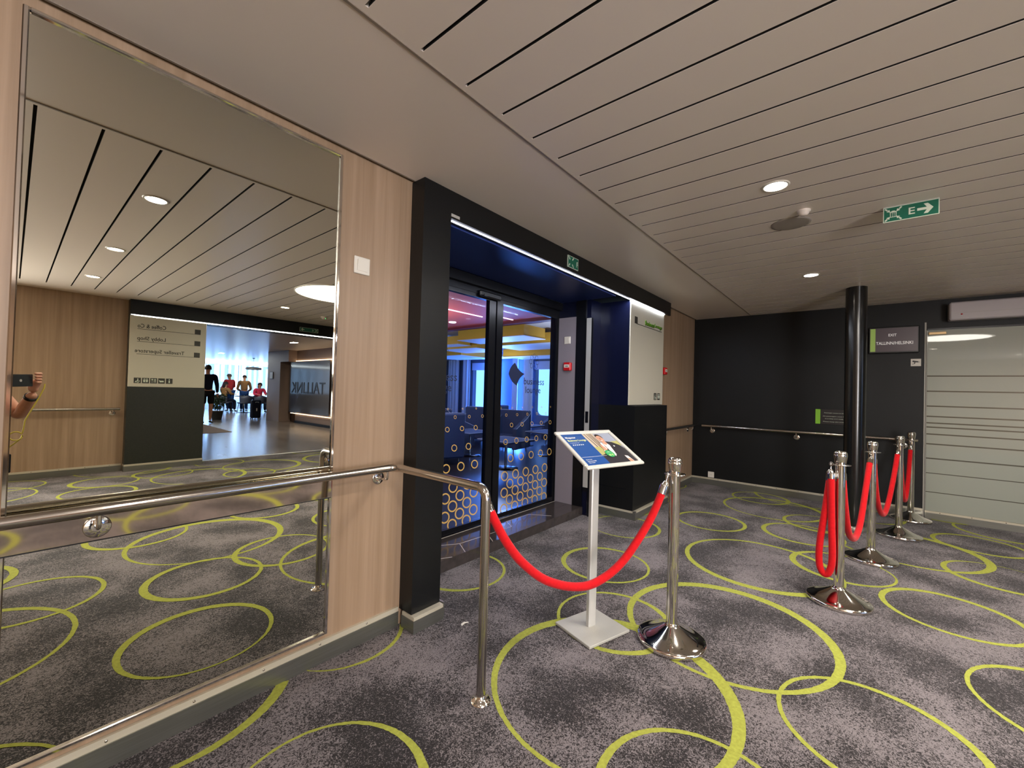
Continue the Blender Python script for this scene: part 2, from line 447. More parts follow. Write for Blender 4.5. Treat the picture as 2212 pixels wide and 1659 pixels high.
baseboard('baseboard_left', (5.12, 1.918), (6.60, 1.918), (0, -1, 0), label='far steel skirting below oak wall in the corner')

# mirror
t = thing('wall_mirror', 'large full height mirror in thin chrome frame on oak wall', 'mirror', (.49, 1.925, .13))
b = MB(); b.box((-.487, -.004, .012), (.487, .008, 2.262)); b.build('mirror_glass', 'mirror', t)
b = MB()
for a in ((-.50, -.014, 0, -.486, .0095, 2.275), (.486, -.014, 0, .50, .0095, 2.275), (-.486, -.014, 0, .486, .0095, .013), (-.486, -.014, 2.262, .486, .0095, 2.275)):
    b.box(a[:3], a[3:], bev=.003)
b.build('mirror_frame', 'chrome', t)
# tinted strip behind the rail
b = MB(); T = Matrix.Translation((0, 1.893, .78)) @ Matrix.Rotation(R(2.6), 4, 'X')
b.box((-.6, -.002, 0), (.972, .004, .096), 0, T); b.box((-.6, -.003, -.004), (.972, .005, 0), 1, T)
tag(b.build('rail_backing_strip', ['bronze', 'blackplastic']), 'bronze tinted reflective strip behind the handrail across the mirror', 'trim strip')

# handrail with post
def bracket(mb, x, yr, zr, yw, sgn=1):
    """wall rose at yw, tube rail at yr (plane y), sgn = direction from wall to rail"""
    T = frame_T((x, yw, zr-.062), (1, 0, 0), (0, 0, 1), (0, -1*sgn, 0))
    mb.lathe([(.034, 0), (.034, .004), (.031, .006), (.010, .007)], 28, 0, T)
    d = abs(yw-yr)
    mb.tube(arc_path([(x, yw, zr-.062), (x, yr, zr-.062), (x, yr, zr-.012)], .018), .0065, 12)
t = thing('handrail', 'polished tube handrail across the mirror bending down to a floor post', 'handrail', (0, 0, 0))
b = MB(); b.tube(arc_path([(-1.6, 1.85, .885), (1.295, 1.85, .885), (1.295, 1.201, .885), (1.295, 1.201, .012)], .05), .0195, 24)
b.build('rail_tube', 'steel', t)
for x in (-.75, .193, 1.247):
    b = MB(); bracket(b, x, 1.85, .885, 1.886 if x < .9 else YW); b.build('rail_bracket', 'chrome', t)
b = MB(); b.lathe([(.044, .001), (.044, .006), (.034, .012), (.024, .016), (.0205, .028)], 32, 0, Matrix.Translation((1.295, 1.201, 0))); b.build('floor_flange', 'chrome', t)
b = MB(); b.tube(arc_path([(1.295, 1.205, .86), (1.297, 1.232, .872), (1.300, 1.236, .86)], .005), .003, 8); b.build('rope_eye', 'chrome', t)

# light switch on oak
def plate(name, label, T, s=.085, group=None):
    """wall socket or rocker switch, local x right, y up, z out"""
    t = bpy.data.objects.new(name, None); COL.objects.link(t); t.matrix_world = T
    return t
def switch(label, T, s=.086):
    t = thing('light_switch', label, 'switch'); t.matrix_world = T
    b = MB(); b.box((-s/2, -s/2, 0), (s/2, s/2, .009), bev=.003); b.build('switch_plate', 'white', t)
    b = MB(); b.add([(-s*.32, -s*.32, .009), (s*.32, -s*.32, .009), (s*.32, s*.32, .009), (-s*.32, s*.32, .009), (-s*.32, -s*.32, .012), (s*.32, -s*.32, .012), (s*.32, s*.32, .017), (-s*.32, s*.32, .017)],
        [(0, 3, 2, 1), (4, 5, 6, 7), (0, 1, 5, 4), (1, 2, 6, 5), (2, 3, 7, 6), (3, 0, 4, 7)]); b.build('rocker', 'white', t); return t
switch('cream square light switch on the oak strip beside the mirror', face_my(1.113, YW, 1.905))

# ------------------------------------------------------------ portal to the lounge
def skirt(mb, x0, y0, x1, y1, zt=.085): mb.box((x0, y0, 0), (x1, y1, zt*.78)); mb.box((x0+.003, y0+.003, zt*.78), (x1-.003, y1-.003, zt), 1)
t = thing('door_portal', 'black laminate portal framing the lounge doors with lit underside', 'door surround', (0, 0, 0))
b = MB(); b.box((1.405, 1.825, .085), (1.60, 2.66, 2.445)); b.build('left_jamb_casing', 'black', t)
b = MB(); b.box((1.60, 1.825, 2.287), (5.257, 1.852, 2.445)); b.box((1.60, 1.852, 2.305), (5.257, 1.925, 2.445)); b.build('header_fascia', 'black', t)
b = MB(); b.box((1.60, 1.925, 2.29), (3.93, 2.56, 2.445)); b.build('soffit', mat('soffit_window_sheen', (28, 44, 96), .34, spec=.6), t)  # blue sheen of the lounge windows is put into the panel colour
b = MB(); skirt(b, 1.395, 1.79, 1.603, 1.9); b.box((1.604, 1.80, 0), (1.614, 1.90, .09), 0); b.build('casing_skirting', ['brushed', 'lip'], t)
b = MB(); b.box((1.60, 1.822, 2.296), (1.665, 1.826, 2.313)); b.build('nameplate', 'alu', t)
b = MB(); b.box((1.63, 1.852, 2.283), (5.12, 1.858, 2.2915)); b.build('led_strip', 'led', t)
b = MB(); b.box((1.60, 1.852, 2.292), (5.257, 1.885, 2.305)); b.build('led_channel', 'alu', t)
area('led_light', (3.37, 1.857, 2.276), 3.45, 14, (.80, .86, 1.0), (0, 0, 0), .02)

t = thing('portal_block', 'black boxed wall block right of the doors, carrying the white directory board', 'wall block', (0, 0, 0))
b = MB(); b.box((4.14, 1.866, 1.175), (5.09, 2.66, 2.286)); b.box((3.925, 2.24, .085), (4.14, 2.66, 2.29)); b.box((3.925, 2.24, 0), (4.14, 2.66, .085)); b.build('upper_block', 'navy', t)
b = MB(); b.box((4.14, 1.785, .088), (5.08, 2.66, 1.175)); b.build('lower_box', 'black', t)
b = MB()
for z in (.30, .53, .77):
    b.box((4.1385, 1.86, z), (4.14, 2.2, z+.004))
b.build('panel_joint', 'frameblk', t, kind='stuff')
b = MB(); skirt(b, 4.13, 1.755, 5.09, 2.235, .088); b.box((4.122, 1.747, 0), (4.15, 1.775, .09)); b.build('block_skirting', ['brushed', 'lip'], t)
# directory board
t = thing('directory_board', 'white Business Lounge directory board on the right of the portal', 'sign', (4.14, 1.853, 1.18))
b = MB(); b.box((0, 0, 0), (.965, .012, 1.09), bev=.003); b.build('board', 'signwhite', t)
T = frame_T((-4.14, -.001, -1.18), (1, 0, 0), (0, 0, 1), (0, -1, 0))
b = MB(); rect(b, 4.24, 2.055, 4.315, 2.13, 0, T); rect(b, 4.30, 2.052, 5.03, 2.059, 0, T); b.build('rule_line', 'ink', t)
for wd, xa, xb in (('Business', 4.52, 4.785), ('Lounge', 4.80, 5.03)):
    b = MB(); text_into(b, wd, xa, xb, 2.072, 2.125 if wd[0] == 'B' else 2.125, T, 0, .006); text_into(b, wd, xa+.004, xb+.004, 2.069, 2.122, T, 1, .003); b.build('lettering', ['letgreen', 'ink'], t)
def icon(mb, x0, y0, s, kind, T, dark=0, light=1):
    rect(mb, x0, y0, x0+s, y0+s, 0, T, dark, .001)
    def P(pts): mb.prism([(x0+s*a, y0+s*c) for a, c in pts], .001, .0018, light, T)
    if kind == 'seat': P([(.38, .85), (.5, .85), (.5, .45), (.75, .4), (.85, .15), (.72, .15), (.62, .3), (.38, .33)]); P([(.2, .5), (.28, .55), (.27, .3), (.42, .15), (.6, .2), (.62, .12), (.4, .06), (.2, .25)])
    elif kind == 'wc':
        for c in (.3, .7):
            P([(c+.09*math.cos(a*PI/4), .8+.09*math.sin(a*PI/4)) for a in range(8)]); P([(c-.14, .65), (c+.14, .65), (c+.1, .2), (c-.1, .2)])
        P([(.48, .15), (.52, .15), (.52, .9), (.48, .9)])
    elif kind == 'eat': P([(.18, .85), (.3, .85), (.27, .15), (.2, .15)]); P([(.38, .85), (.46, .85), (.46, .15), (.4, .15)]); P([(.58, .85), (.85, .85), (.74, .5), (.69, .5)]); P([(.69, .5), (.74, .5), (.74, .2), (.85, .15), (.58, .15), (.69, .2)])
    elif kind == 'tray': P([(.15, .3), (.75, .25), (.88, .65), (.8, .65), (.72, .55), (.2, .55)])
    elif kind == 'info': P([(.42, .72), (.58, .72), (.58, .86), (.42, .86)]); P([(.40, .15), (.60, .15), (.60, .62), (.40, .62)])
for xa, kd in ((4.825, 'seat'), (4.935, 'wc')):
    b = MB(); icon(b, xa, 1.235, .08, kd, T); b.build('pictogram', ['ink', 'glow'], t)

# F muster sign on header
def muster(name, label, T, w, h, letters, arrow=False, parent=None):
    t = thing(name, label, 'sign'); t.matrix_world = T
    b = MB(); b.box((0, 0, 0), (w, h, .006)); b.build('sign_plate', 'glow', t)
    b = MB(); rect(b, .004, .004, w-.004, h-.004, .006, None, 0, .001)
    cx, cy, s = h*.5, h*.5, h*.5
    for sx, sy in ((1, 1), (1, -1), (-1, 1), (-1, -1)):       # four arrows pointing in
        for p in ([(.88, .76), (.76, .88), (.52, .64), (.64, .52)], [(.30, .30), (.68, .40), (.40, .68)]):
            b.prism([(cx+sx*a*s, cy+sy*c*s) for a, c in p], .007, .0078, 1)
    if w > h*2:
        b.prism([(cx-.30*s, cy-.42*s), (cx+.30*s, cy-.42*s), (cx+.34*s, cy+.30*s), (cx+.1*s, cy+.45*s), (cx-.1*s, cy+.45*s), (cx-.34*s, cy+.30*s)], .007, .0078, 1)
        for dx in (-.18, 0, .18):
            b.prism(ngon(cx+dx*s, cy+.16*s, .07*s, .07*s, 8), .008, .0084, 0); b.prism([(cx+(dx-.06)*s, cy-.35*s), (cx+(dx+.06)*s, cy-.35*s), (cx+(dx+.07)*s, cy+.08*s), (cx+(dx-.07)*s, cy+.08*s)], .008, .0084, 0)
    text_into(b, letters, *( (h*1.25, h*1.55, h*.28, h*.72) if w > h*2 else (w-.30*h, w-.12*h, h*.25, h*.7) ), None, 1, .0012, .007, .01)
    if arrow:
        x = w-.30*h-.02; b.prism([(x-.5*h, h*.42), (x-.05*h, h*.42), (x-.2*h, h*.18), (x, h*.18), (x+.25*h, h*.5), (x, h*.82), (x-.2*h, h*.82), (x-.05*h, h*.58), (x-.5*h, h*.58)], .007, .0082, 1)
    b.build('sign_print', ['green', 'glow'], t); return t
muster('muster_sign', 'small green and white muster sign with letter F on the black header', face_my(2.845, 1.8245, 2.312), .16, .095, 'F')
t = muster('exit_sign', 'green ceiling sign with letter E and arrow pointing right', face_mx(3.3, -.096, 2.356), .236, .088, 'E', True)
b = MB(); b.box((0, .088, -.002), (.236, .0905, .012)); b.build('sign_bracket', 'alu', t)

# step in front of the doors
t = thing('door_step', 'polished dark tiled step in front of the lounge doors', 'step', (0, 0, 0))
b = MB(); b.box((1.605, 2.247, 0), (3.922, 2.66, .078)); b.build('step_core', 'tile', t)
x = 1.605
for wd in (.40, .40, .40, .40, .40, .317):
    b = MB(); b.box((x+.0008, 2.245, .078), (x+wd-.0008, 2.42, .085)); b.build('tile', 'tile', t)
    b = MB(); b.box((x+.0008, 2.4216, .078), (x+wd-.0008, 2.585, .085)); b.build('tile', 'tile', t); x += wd
def inlay(mb, p, q, wd=.004):
    p = Vector(p); q = Vector(q); d = (q-p).normalized(); n = Vector((-d.y, d.x))*wd/2
    mb.prism([tuple(p+n), tuple(p-n), tuple(q-n), tuple(q+n)], .085, .0856)
b = MB()
for p, q in (((2.05, 2.545), (2.294, 2.40)), ((2.294, 2.40), (2.499, 2.389)), ((2.294, 2.40), (2.208, 2.248)), ((2.499, 2.389), (2.899, 2.374)), ((2.899, 2.374), (2.976, 2.498)), ((2.568, 2.332), (2.513, 2.248)), ((1.9, 2.33), (2.077, 2.248)), ((2.976, 2.498), (3.3, 2.49)), ((3.3, 2.49), (3.42, 2.3))):
    inlay(b, p, q, .005)
b.box((1.62, 2.583, .085), (3.92, 2.589, .0862)); b.build('inlay_line', 'inlay', t)

# sliding glass doors
d = MB()
d.box((1.60, 2.60, 2.15), (3.925, 2.70, 2.29)); d.box((1.60, 2.56, 2.205), (3.925, 2.60, 2.285)); d.box((3.90, 2.595, .085), (3.925, 2.70, 2.15)); d.box((1.60, 2.60, .085), (1.66, 2.70, 2.15))
door = struct(d.build('door_1', 'frameblk'), 'automatic glass doors into the business lounge in black frame')
for (x0, x1) in ((1.66, 2.865), (2.885, 3.90)):
    a = MB(); st = .085 if x0 < 2 else .085
    lx, rx = (x0, x0+.05), (x1-.085, x1)
    if x0 > 2: lx, rx = (x0, x0+.085), (x1-.02, x1)
    a.box((lx[0], 2.605, .088), (lx[1], 2.65, 2.15)); a.box((rx[0], 2.605, .088), (rx[1], 2.65, 2.15))
    a.box((lx[1], 2.605, .088), (rx[0], 2.65, .135)); a.box((lx[1], 2.605, 2.115), (rx[0], 2.65, 2.15))
    leaf = a.build('door_leaf', 'frameblk', door)
    g = MB(); g.box((lx[1], 2.626, .135), (rx[0], 2.632, 2.115)); g.build('glass_pane', 'glass', leaf)
    rr = MB()
    rows = [(.155, .052, 0), (.232, .052, 1), (.31, .052, 0), (.387, .05, 1), (.47, .05, 0), (.635, .041, 1), (.80, .031, 0), (.96, .023, 1), (1.06, .015, 0), (1.13, .009, 1)]
    for z, r, ph in rows:
        for k in range(-10, 8):
            cx = 3.08+.1665*k+(.083 if ph else 0)
            if cx-r < lx[1]+.005 or cx+r > rx[0]-.003: continue
            n = 22; th = max(.0035, r*.25); vv = []
            for i in range(n):
                an = 2*PI*i/n; q = 1+.07*math.cos(2*an+.9)
                vv += [(cx+r*q*math.cos(an), 2.6255, z+r*q*math.sin(an)), (cx+(r-th)*q*math.cos(an), 2.6255, z+(r-th)*q*math.sin(an))]
            rr.add(vv, [(2*i, 2*((i+1) % n), 2*((i+1) % n)+1, 2*i+1) for i in range(n)])
    rr.build('ring_decal', 'ochre', leaf, kind='stuff')
    off = -1.27 if x0 < 2 else 0
    q = MB(); T = face_my(off, 2.625, 0)
    dm = []
    for i, (a0, b0) in enumerate((((3.19, 1.575), (3.095, 1.46)), ((3.095, 1.46), (3.225, 1.35)), ((3.225, 1.35), (3.345, 1.47)), ((3.345, 1.47), (3.19, 1.575)))):
        for k in range(6):
            u = k/6; px = a0[0]+(b0[0]-a0[0])*u; pz = a0[1]+(b0[1]-a0[1])*u
            s = .018*math.sin(PI*u)*(1 if i in (0, 1) else -1); dx, dz = b0[0]-a0[0], b0[1]-a0[1]; ln = math.hypot(dx, dz)
            dm.append((px+dz/ln*s, pz-dx/ln*s))
    if x0 > 2: q.prism(dm, 0, .0006, 0, T)
    text_into(q, 'business', 3.34, 3.69, 1.365, 1.435, T, 0, .0006)
    text_into(q, 'lounge', 3.37, 3.63, 1.255, 1.345, T, 0, .0006)
    for i in range(9):
        an = 2*PI*i/8; ex, ez = (3.505, 1.605) if i == 8 else (3.505+.062*math.cos(an), 1.605+.062*math.sin(an))
        vv = []
        for j in range(12):
            c = 2*PI*j/12; vv += [(ex+.022*math.cos(c), ez+.026*math.sin(c), .0006), (ex+.018*math.cos(c), ez+.022*math.sin(c), .0006)]
        q.add(vv, [(2*j, 2*((j+1) % 12), 2*((j+1) % 12)+1, 2*j+1) for j in range(12)], 0, False, T)
    q.build('glass_lettering', 'navydecal', leaf)
b = MB(); b.box((2.62, 2.565, 2.125), (2.90, 2.604, 2.18), bev=.012); b.box((2.66, 2.56, 2.13), (2.70, 2.566, 2.15)); b.build('motion_sensor', 'blackplastic', door)
# right jamb of the recess
t = thing('recess_jamb', 'mauve grey and black jamb strips right of the glass doors', 'jamb', (0, 0, 0))
b = MB(); b.box((3.912, 2.37, .085), (3.925, 2.595, 2.12)); b.build('grey_panel', 'jamb', t)
b = MB(); b.box((3.908, 2.255, .085), (3.925, 2.37, 2.29)); b.build('black_strip', 'frameblk', t)
b = MB(); b.box((3.904, 2.183, .30), (3.925, 2.24, 2.09)); b.box((3.906, 2.17, 0), (3.925, 2.183, 2.09), 1); b.box((3.902, 2.185, .26), (3.925, 2.238, .30), 1)
b.box((3.901, 2.195, .98), (3.904, 2.228, 1.10), 1); b.build('metal_lock_rail', ['alu', 'frameblk'], t)
b = MB(); b.box((3.925, 2.20, 0), (4.14, 2.24, 2.29)); b.build('return_panel', 'navy', t)
switch('small grey square switch on the mauve jamb beside the lounge doors', face_mx(3.912, 2.478, 1.868), .08)
def callpoint(label, T):
    t = thing('fire_call_point', label, 'fire alarm'); t.matrix_world = T
    b = MB(); b.box((-.045, -.045, 0), (.045, .045, .045), bev=.008); b.build('housing', 'red', t)
    b = MB(); rect(b, -.032, -.012, .032, .022, .045, None, 0, .0015); rect(b, -.018, .0, .018, .008, .0465, None, 1, .0008); b.build('call_label', ['white', 'ink'], t)
callpoint('red fire call point on the mauve jamb beside the lounge doors', face_mx(3.912, 2.455, 1.577))
callpoint('red fire call point on oak wall just behind the white board', face_my(5.325, YW, 1.60))

# ------------------------------------------------------------ end wall
w = MB(); w.box((XE, -4.4, 0), (XE+.15, 2.1, 2.55)); wall_end = struct(w.build('wall_end', 'blackwall'), 'black end wall with slight sheen')
baseboard('baseboard_end', (XE-.022, 1.92), (XE-.022, -.56), (-1, 0, 0), .10, 'steel skirting along the black end wall')
baseboard('baseboard_end', (XE-.03, -.575), (XE-.03, -4.2), (-1, 0, 0), .088, 'steel skirting below the frosted glass wall')
b = MB(); b.box((XE-.008, -.56, 0), (XE, -.574, 2.2)); b.box((XE-.02, -.575, 0), (XE-.004, -.58, 2.11)); struct(b.build('trim_2', 'greymetal'), 'vertical metal edge of the frosted glass')
# handrail end wall
t = thing('wall_handrail', 'straight steel handrail on the black end wall', 'handrail')
b = MB(); b.tube([(XE-.07, 1.784, .862), (XE-.07, -.51, .862)], .0185, 20); b.build('rail_tube', 'steel', t)
for y in (1.655, .627, -.40):
    b = MB(); T = face_mx(XE, y, .79); b.lathe([(.034, 0), (.034, .004), (.031, .006), (.010, .007)], 24, 0, T)
    b.tube(arc_path([(XE, y, .79), (XE-.07, y, .79), (XE-.07, y, .85)], .018), .0065, 10); b.build('rail_bracket', 'chrome', t)
t = thing('wall_handrail', 'handrail on the far oak wall next to the corner', 'handrail')
b = MB(); b.tube([(5.13, 1.86, .862), (6.53, 1.86, .862)], .0185, 20); b.build('rail_tube', 'steel', t)
for x in (5.3, 6.38):
    b = MB(); bracket(b, x, 1.86, .862, YW); b.build('rail_bracket', 'chrome', t)
# screen sign
t = thing('exit_screen', 'dark screen reading EXIT TALLINN/HELSINKI with green side bar', 'sign'); t.matrix_world = face_mx(XE, -.078, 1.86)
b = MB(); b.box((0, 0, 0), (.437, .308, .045), bev=.006); b.build('screen_frame', 'blackplastic', t)
MT['screen'] = mat('screen_face', (62, 52, 56), .3, emit=((62, 52, 56), .25)); MT['screengreen'] = mat('screen_green', (120, 142, 66), .4, emit=((120, 142, 66), .3)); MT['screentext'] = mat('screen_text', (190, 186, 182), .4, emit=((190, 186, 182), .35))
b = MB(); rect(b, .012, .018, .425, .294, .045, None, 0); rect(b, .014, .02, .060, .292, .046, None, 1)
text_into(b, 'EXIT', .175, .245, .196, .226, None, 2, .001, .047, .01); text_into(b, 'TALLINN/HELSINKI', .066, .385, .10, .135, None, 2, .001, .047, .01); b.build('screen_display', ['screen', 'screengreen', 'screentext'], t)
# small notice
t = thing('wall_notice', 'small dark notice with bright green bar above the end wall handrail', 'sign'); t.matrix_world = face_mx(XE, .431, .985)
MT['barkgreen'] = mat('bright_green_bar', (130, 190, 50), .4)
b = MB(); b.box((0, 0, 0), (.455, .185, .006)); b.build('notice_plate', mat('notice_dark', (34, 30, 30), .35), t)
b = MB(); rect(b, 0, 0, .05, .185, .006, None, 0); 
for i, (s, a, c) in enumerate((('Passenger access to the', .09, .29), ('All passengers must have', .075, .32), ('boarding card ready', .10, .28), ('Please keep this area free', .08, .33))):
    y = .135-.03*i-(.012 if i else 0)-(.008 if i > 2 else 0); text_into(b, s, a, c, y, y+.012, None, 1, .0008, .006)
b.build('notice_print', ['barkgreen', 'glow'], t)
# cctv sticker
t = thing('camera_sticker', 'white sticker with black security camera symbol beside the frosted glass', 'sign'); t.matrix_world = face_mx(XE, -.449, 1.707)
b = MB(); b.box((0, 0, 0), (.085, .083, .002)); b.build('sticker', 'white', t)
b = MB(); b.prism([(.012, .05), (.016, .065), (.062, .056), (.064, .042), (.02, .044)], .002, .003); b.prism([(.066, .052), (.076, .047), (.066, .042)], .002, .003); b.prism([(.03, .044), (.038, .043), (.036, .026), (.012, .020), (.012, .026), (.028, .030)], .002, .003); b.build('camera_symbol', 'blackplastic', t)
# socket
t = thing('wall_socket', 'white power socket low on the black end wall', 'socket'); t.matrix_world = face_mx(XE, 1.662, .147)
b = MB(); b.box((-.042, -.042, 0), (.042, .042, .01), bev=.003); b.build('socket_plate', 'white', t)
b = MB(); b.lathe([(.024, 0), (.024, .002), (.020, .002), (.020, -.004), (.001, -.004)], 24, 0, Matrix.Translation((0, 0, .0102)), cap=False)
b.prism(ngon(-.009, 0, .003, .003, 8), .0101, .0106, 1); b.prism(ngon(.009, 0, .003, .003, 8), .0101, .0106, 1); b.build('socket_well', ['white', 'blackplastic'], t)
# frosted glass wall
t = thing('frosted_glass_wall', 'frosted glass partition with thin clear horizontal stripes', 'glass wall', (XE, -.58, 0))
zs = [2.107, 1.592, 1.422, 1.255, 1.140, 1.067, 1.020, .942, .832, .671, .510, .30, .088]
b = MB(); b.box((-.012, -3.5, .088), (-.001, 0, 2.107)); b.build('clear_glass_sheet', 'clearline', t)
for i in range(len(zs)-1):
    top = zs[i]-(0 if i == 0 else .007); bot = zs[i+1]+(.007 if i < 9 else .002)
    b = MB(); b.box((-.0145, -3.5, bot), (-.012, -.003, top)); b.build('frosted_band', 'frost', t)
b = MB(); b.box((-.035, -.15, 2.055), (-.015, -.01, 2.085), bev=.004); b.build('glass_clamp', mat('brass_clamp', (222, 188, 138), .35, .3), t)
b = MB(); b.box((-.02, -3.5, 2.107), (0, 0, 2.125)); b.build('top_channel', 'frameblk', t)
# air curtain unit
t = thing('air_curtain', 'pale grey box unit mounted high above the frosted glass', 'air curtain', (XE, -.74, 2.19))
b = MB(); b.box((-.14, -2.0, 0), (0, 0, .195), bev=.012); b.build('unit_housing', mat('lavender_grey_lacquer', (190, 184, 188), .28), t)
b = MB(); b.box((-.141, -1.98, .075), (-.139, -.08, .078)); b.build('unit_seam', 'greymetal', t)
b = MB(); b.ball((-.141, -.09, .06), .008, 0, 12, 8); b.build('indicator_lamp', 'red', t)
# column
t = thing('round_column', 'glossy black round column from floor to ceiling', 'column', (5.5, .035, 0))
b = MB(); b.lathe([(.088, .04), (.088, ZC-.002)], 48); b.build('column_shaft', 'pillar', t)
b = MB(); b.lathe([(.115, 0), (.115, .03), (.105, .04), (.09, .042)], 48); b.build('column_base', 'brushed', t)

# ------------------------------------------------------------ opposite side: wall, second portal, lobby
w = MB(); w.box((-3.0, YO-.15, 0), (1.06, YO, 2.55)); w.box((4.9, YO-.15, 0), (6.9, YO, 2.55)); struct(w.build('wall_right', 'wood'), 'oak laminate wall opposite the mirror')
w = MB(); w.box((-3.15, YO-.15, 0), (-3.0, 2.1, 2.55)); struct(w.build('wall_back', 'wood'), 'oak laminate wall behind the camera')
baseboard('baseboard_right', (1.04, YO+.018), (-2.98, YO+.018), (0, 1, 0), label='steel skirting on the oak wall opposite the mirror')
t = thing('wall_handrail', 'steel handrail on the oak wall opposite the mirror', 'handrail')
b = MB(); b.tube([(-2.2, YO+.08, .885), (1.0, YO+.08, .885)], .0195, 20); b.build('rail_tube', 'steel', t)
for x in (-1.8, -.4, .93):
    b = MB(); bracket(b, x, YO+.08, .885, YO, -1); b.build('rail_bracket', 'chrome', t)
t = thing('lobby_portal', 'black laminate portal with header around the lobby opening', 'door surround')
b = MB(); b.box((1.055, -4.55, .10), (1.965, -4.11, 1.203)); b.box((1.055, -4.55, 1.203), (1.965, -4.15, 2.445)); b.build('side_panel', mat('black_panel_reflected', (34, 36, 30), .42, noise=(60, .18)), t)
b = MB(); b.box((1.965, -4.55, 2.235), (5.0, -4.10, 2.445)); b.box((1.055, -4.15, 2.235), (1.965, -4.10, 2.445)); b.build('header_fascia', 'black', t)
b = MB(); b.box((4.9, -4.55, 0), (5.0, -4.11, 2.235)); b.build('far_jamb', 'black', t)
b = MB(); b.box((1.05, -4.55, 0), (1.97, -4.10, .075)); b.box((1.053, -4.55, .075), (1.967, -4.103, .10), 1); b.build('panel_skirting', ['brushed', 'lip'], t)
b = MB(); b.box((1.07, -4.140, 2.229), (4.9, -4.13, 2.235)); b.build('led_strip', 'led', t)
area('led_light', (3.0, -4.12, 2.222), 3.8, 10, (.86, .90, 1.0), (0, 0, 0), .02)
t = thing('lobby_directory_board', 'white directory board listing Coffee & Co, Lobby Shop, Traveller Superstore', 'sign', (1.06, -4.11, 1.203))
b = MB(); b.box((0, -.035, 0), (.90, 0, 1.018), bev=.003); b.build('board', 'signwhite', t)
T = frame_T((.90, .0005, -1.203), (-1, 0, 0), (0, 0, 1), (0, 1, 0))       # u = 1.96 - x
U_ = lambda x: 1.96-x
for nm, x0, x1, z in (('Coffee & Co', 1.14, 1.46, 2.045), ('Lobby Shop', 1.14, 1.46, 1.865), ('Traveller Superstore', 1.12, 1.69, 1.685)):
    b = MB(); bl = MB()
    text_into(b, nm, U_(x1), U_(x0), z+.008 if 'y' not in nm and 'p' not in nm else z-.004, z+.066, T, 0, .002, 0, .008)
    rect(bl, U_(1.885), z-.012, U_(1.81), z+.064, 0, T); rect(bl, U_(1.815), z-.013, U_(1.14), z-.008, 0, T)
    b.build('lettering', 'ink', t); bl.build('rule_line', 'ink', t)
for i, kd in enumerate(('info', 'tray', 'eat', 'wc', 'seat')):
    b = MB(); icon(b, U_(1.56-.09*i), 1.255, .078, kd, T); b.build('pictogram', ['ink', 'glow'], t)
t = muster('muster_sign', 'green muster sign with arrow on the lobby portal header', face_py(3.72, -4.10, 2.285), .34, .075, 'E', True)
# floor, ceiling, walls of the lobby
f = MB(); f.box((-1.0, -22.2, -.10), (12.5, -4.40, -.001)); f.box((1.97, -4.47, -.001), (4.9, -4.40, .004), 1)
struct(f.build('floor', ['lobbyfloor', 'alu']), 'glossy grey brown lobby floor beyond the opening')
c = MB(); c.box((-1.0, -22.2, 2.46), (12.5, -4.55, 2.6)); lobby_ceiling = struct(c.build('ceiling', 'ceildark'), 'narrow plank ceiling over the lobby')
me1 = None; y = -4.56
lp = MB(); lp.box((-1, 0, 0), (12.5, .198, .010))
while y-.2 > -22.2:
    if me1 is None: o = lp.build('ceiling_plank', 'ceil', lobby_ceiling); me1 = o.data
    else: o = link('ceiling_plank', me1, lobby_ceiling)
    y -= .205; o.location = (0, y, ZC)
w = MB()
w.box((5.95, -12.65, 0), (6.6, -11.55, 2.46)); w.box((6.35, -11.55, 0), (6.6, -10.9, 2.46)); w.box((6.22, -10.9, 0), (6.6, -4.55, 2.46)); w.box((5.95, -11.55, 2.06), (6.35, -10.9, 2.46))
struct(w.build('wall_lobby', 'lobbywall'), 'mauve grey lobby wall with recessed doorway')
b = MB(); b.box((6.33, -11.53, 0), (6.348, -10.92, 2.055)); struct(b.build('door_2', 'door_brown'), 'dark brown door in the lobby recess')
b = MB(); b.box((6.195, -10.88, 0), (6.218, -4.6, .08)); struct(b.build('baseboard_lobby', 'blackplastic'), 'dark skirting in the lobby')
w = MB(); w.box((-1.15, -22.2, 0), (-1.0, -4.4, 2.5)); w.box((12.5, -22.2, 0), (12.65, -12.6, 2.5)); w.box((6.6, -12.65, 0), (12.65, -12.5, 2.5)); w.box((-1.1, -4.56, 0), (1.06, -4.41, 2.5)); w.box((-1.15, -22.3, 0), (12.65, -22.15, .75)); w.box((-1.15, -22.3, 2.25), (12.65, -22.15, 2.6))
struct(w.build('wall_lobby', 'greywall'), 'outer walls of the lobby')
# backlit glass panel with lettering
t = thing('lobby_glass_panel', 'grey glass panel with raised TALLINK lettering on lobby wall', 'wall panel', (6.22, -9.9, 0))
b = MB(); b.box((-.09, -1.30, .36), (-.08, 1.50, 2.06)); b.build('glass_sheet', 'lobbyglass', t)
for a in (-1.2, 1.4):
    for z in (.45, 1.95):
        b = MB(); b.tube([(-.095, a, z), (0, a, z)], .012, 10); b.build('standoff', 'chrome', t)
T = frame_T((-.09, 1.24, 0), (0, -1, 0), (0, 0, 1), (-1, 0, 0))
b = MB(); text_into(b, 'TALLINK', 0, 2.38, 1.02, 1.38, T, 0, .012, 0, .0); b.build('lettering', mat('dark_letter', (50, 50, 58), .4), t)
MT['cove'] = emis('cove_light', (255, 222, 190), 5)
for za in (2.085, .31):
    b = MB(); b.box((-.03, -1.30, za), (-.005, 1.50, za+.013)); b.build('cove_strip', 'cove', t)
t = thing('notice_frame', 'small white framed notice on the mauve lobby wall', 'notice'); t.matrix_world = face_mx(5.95, -12.12, 1.47)
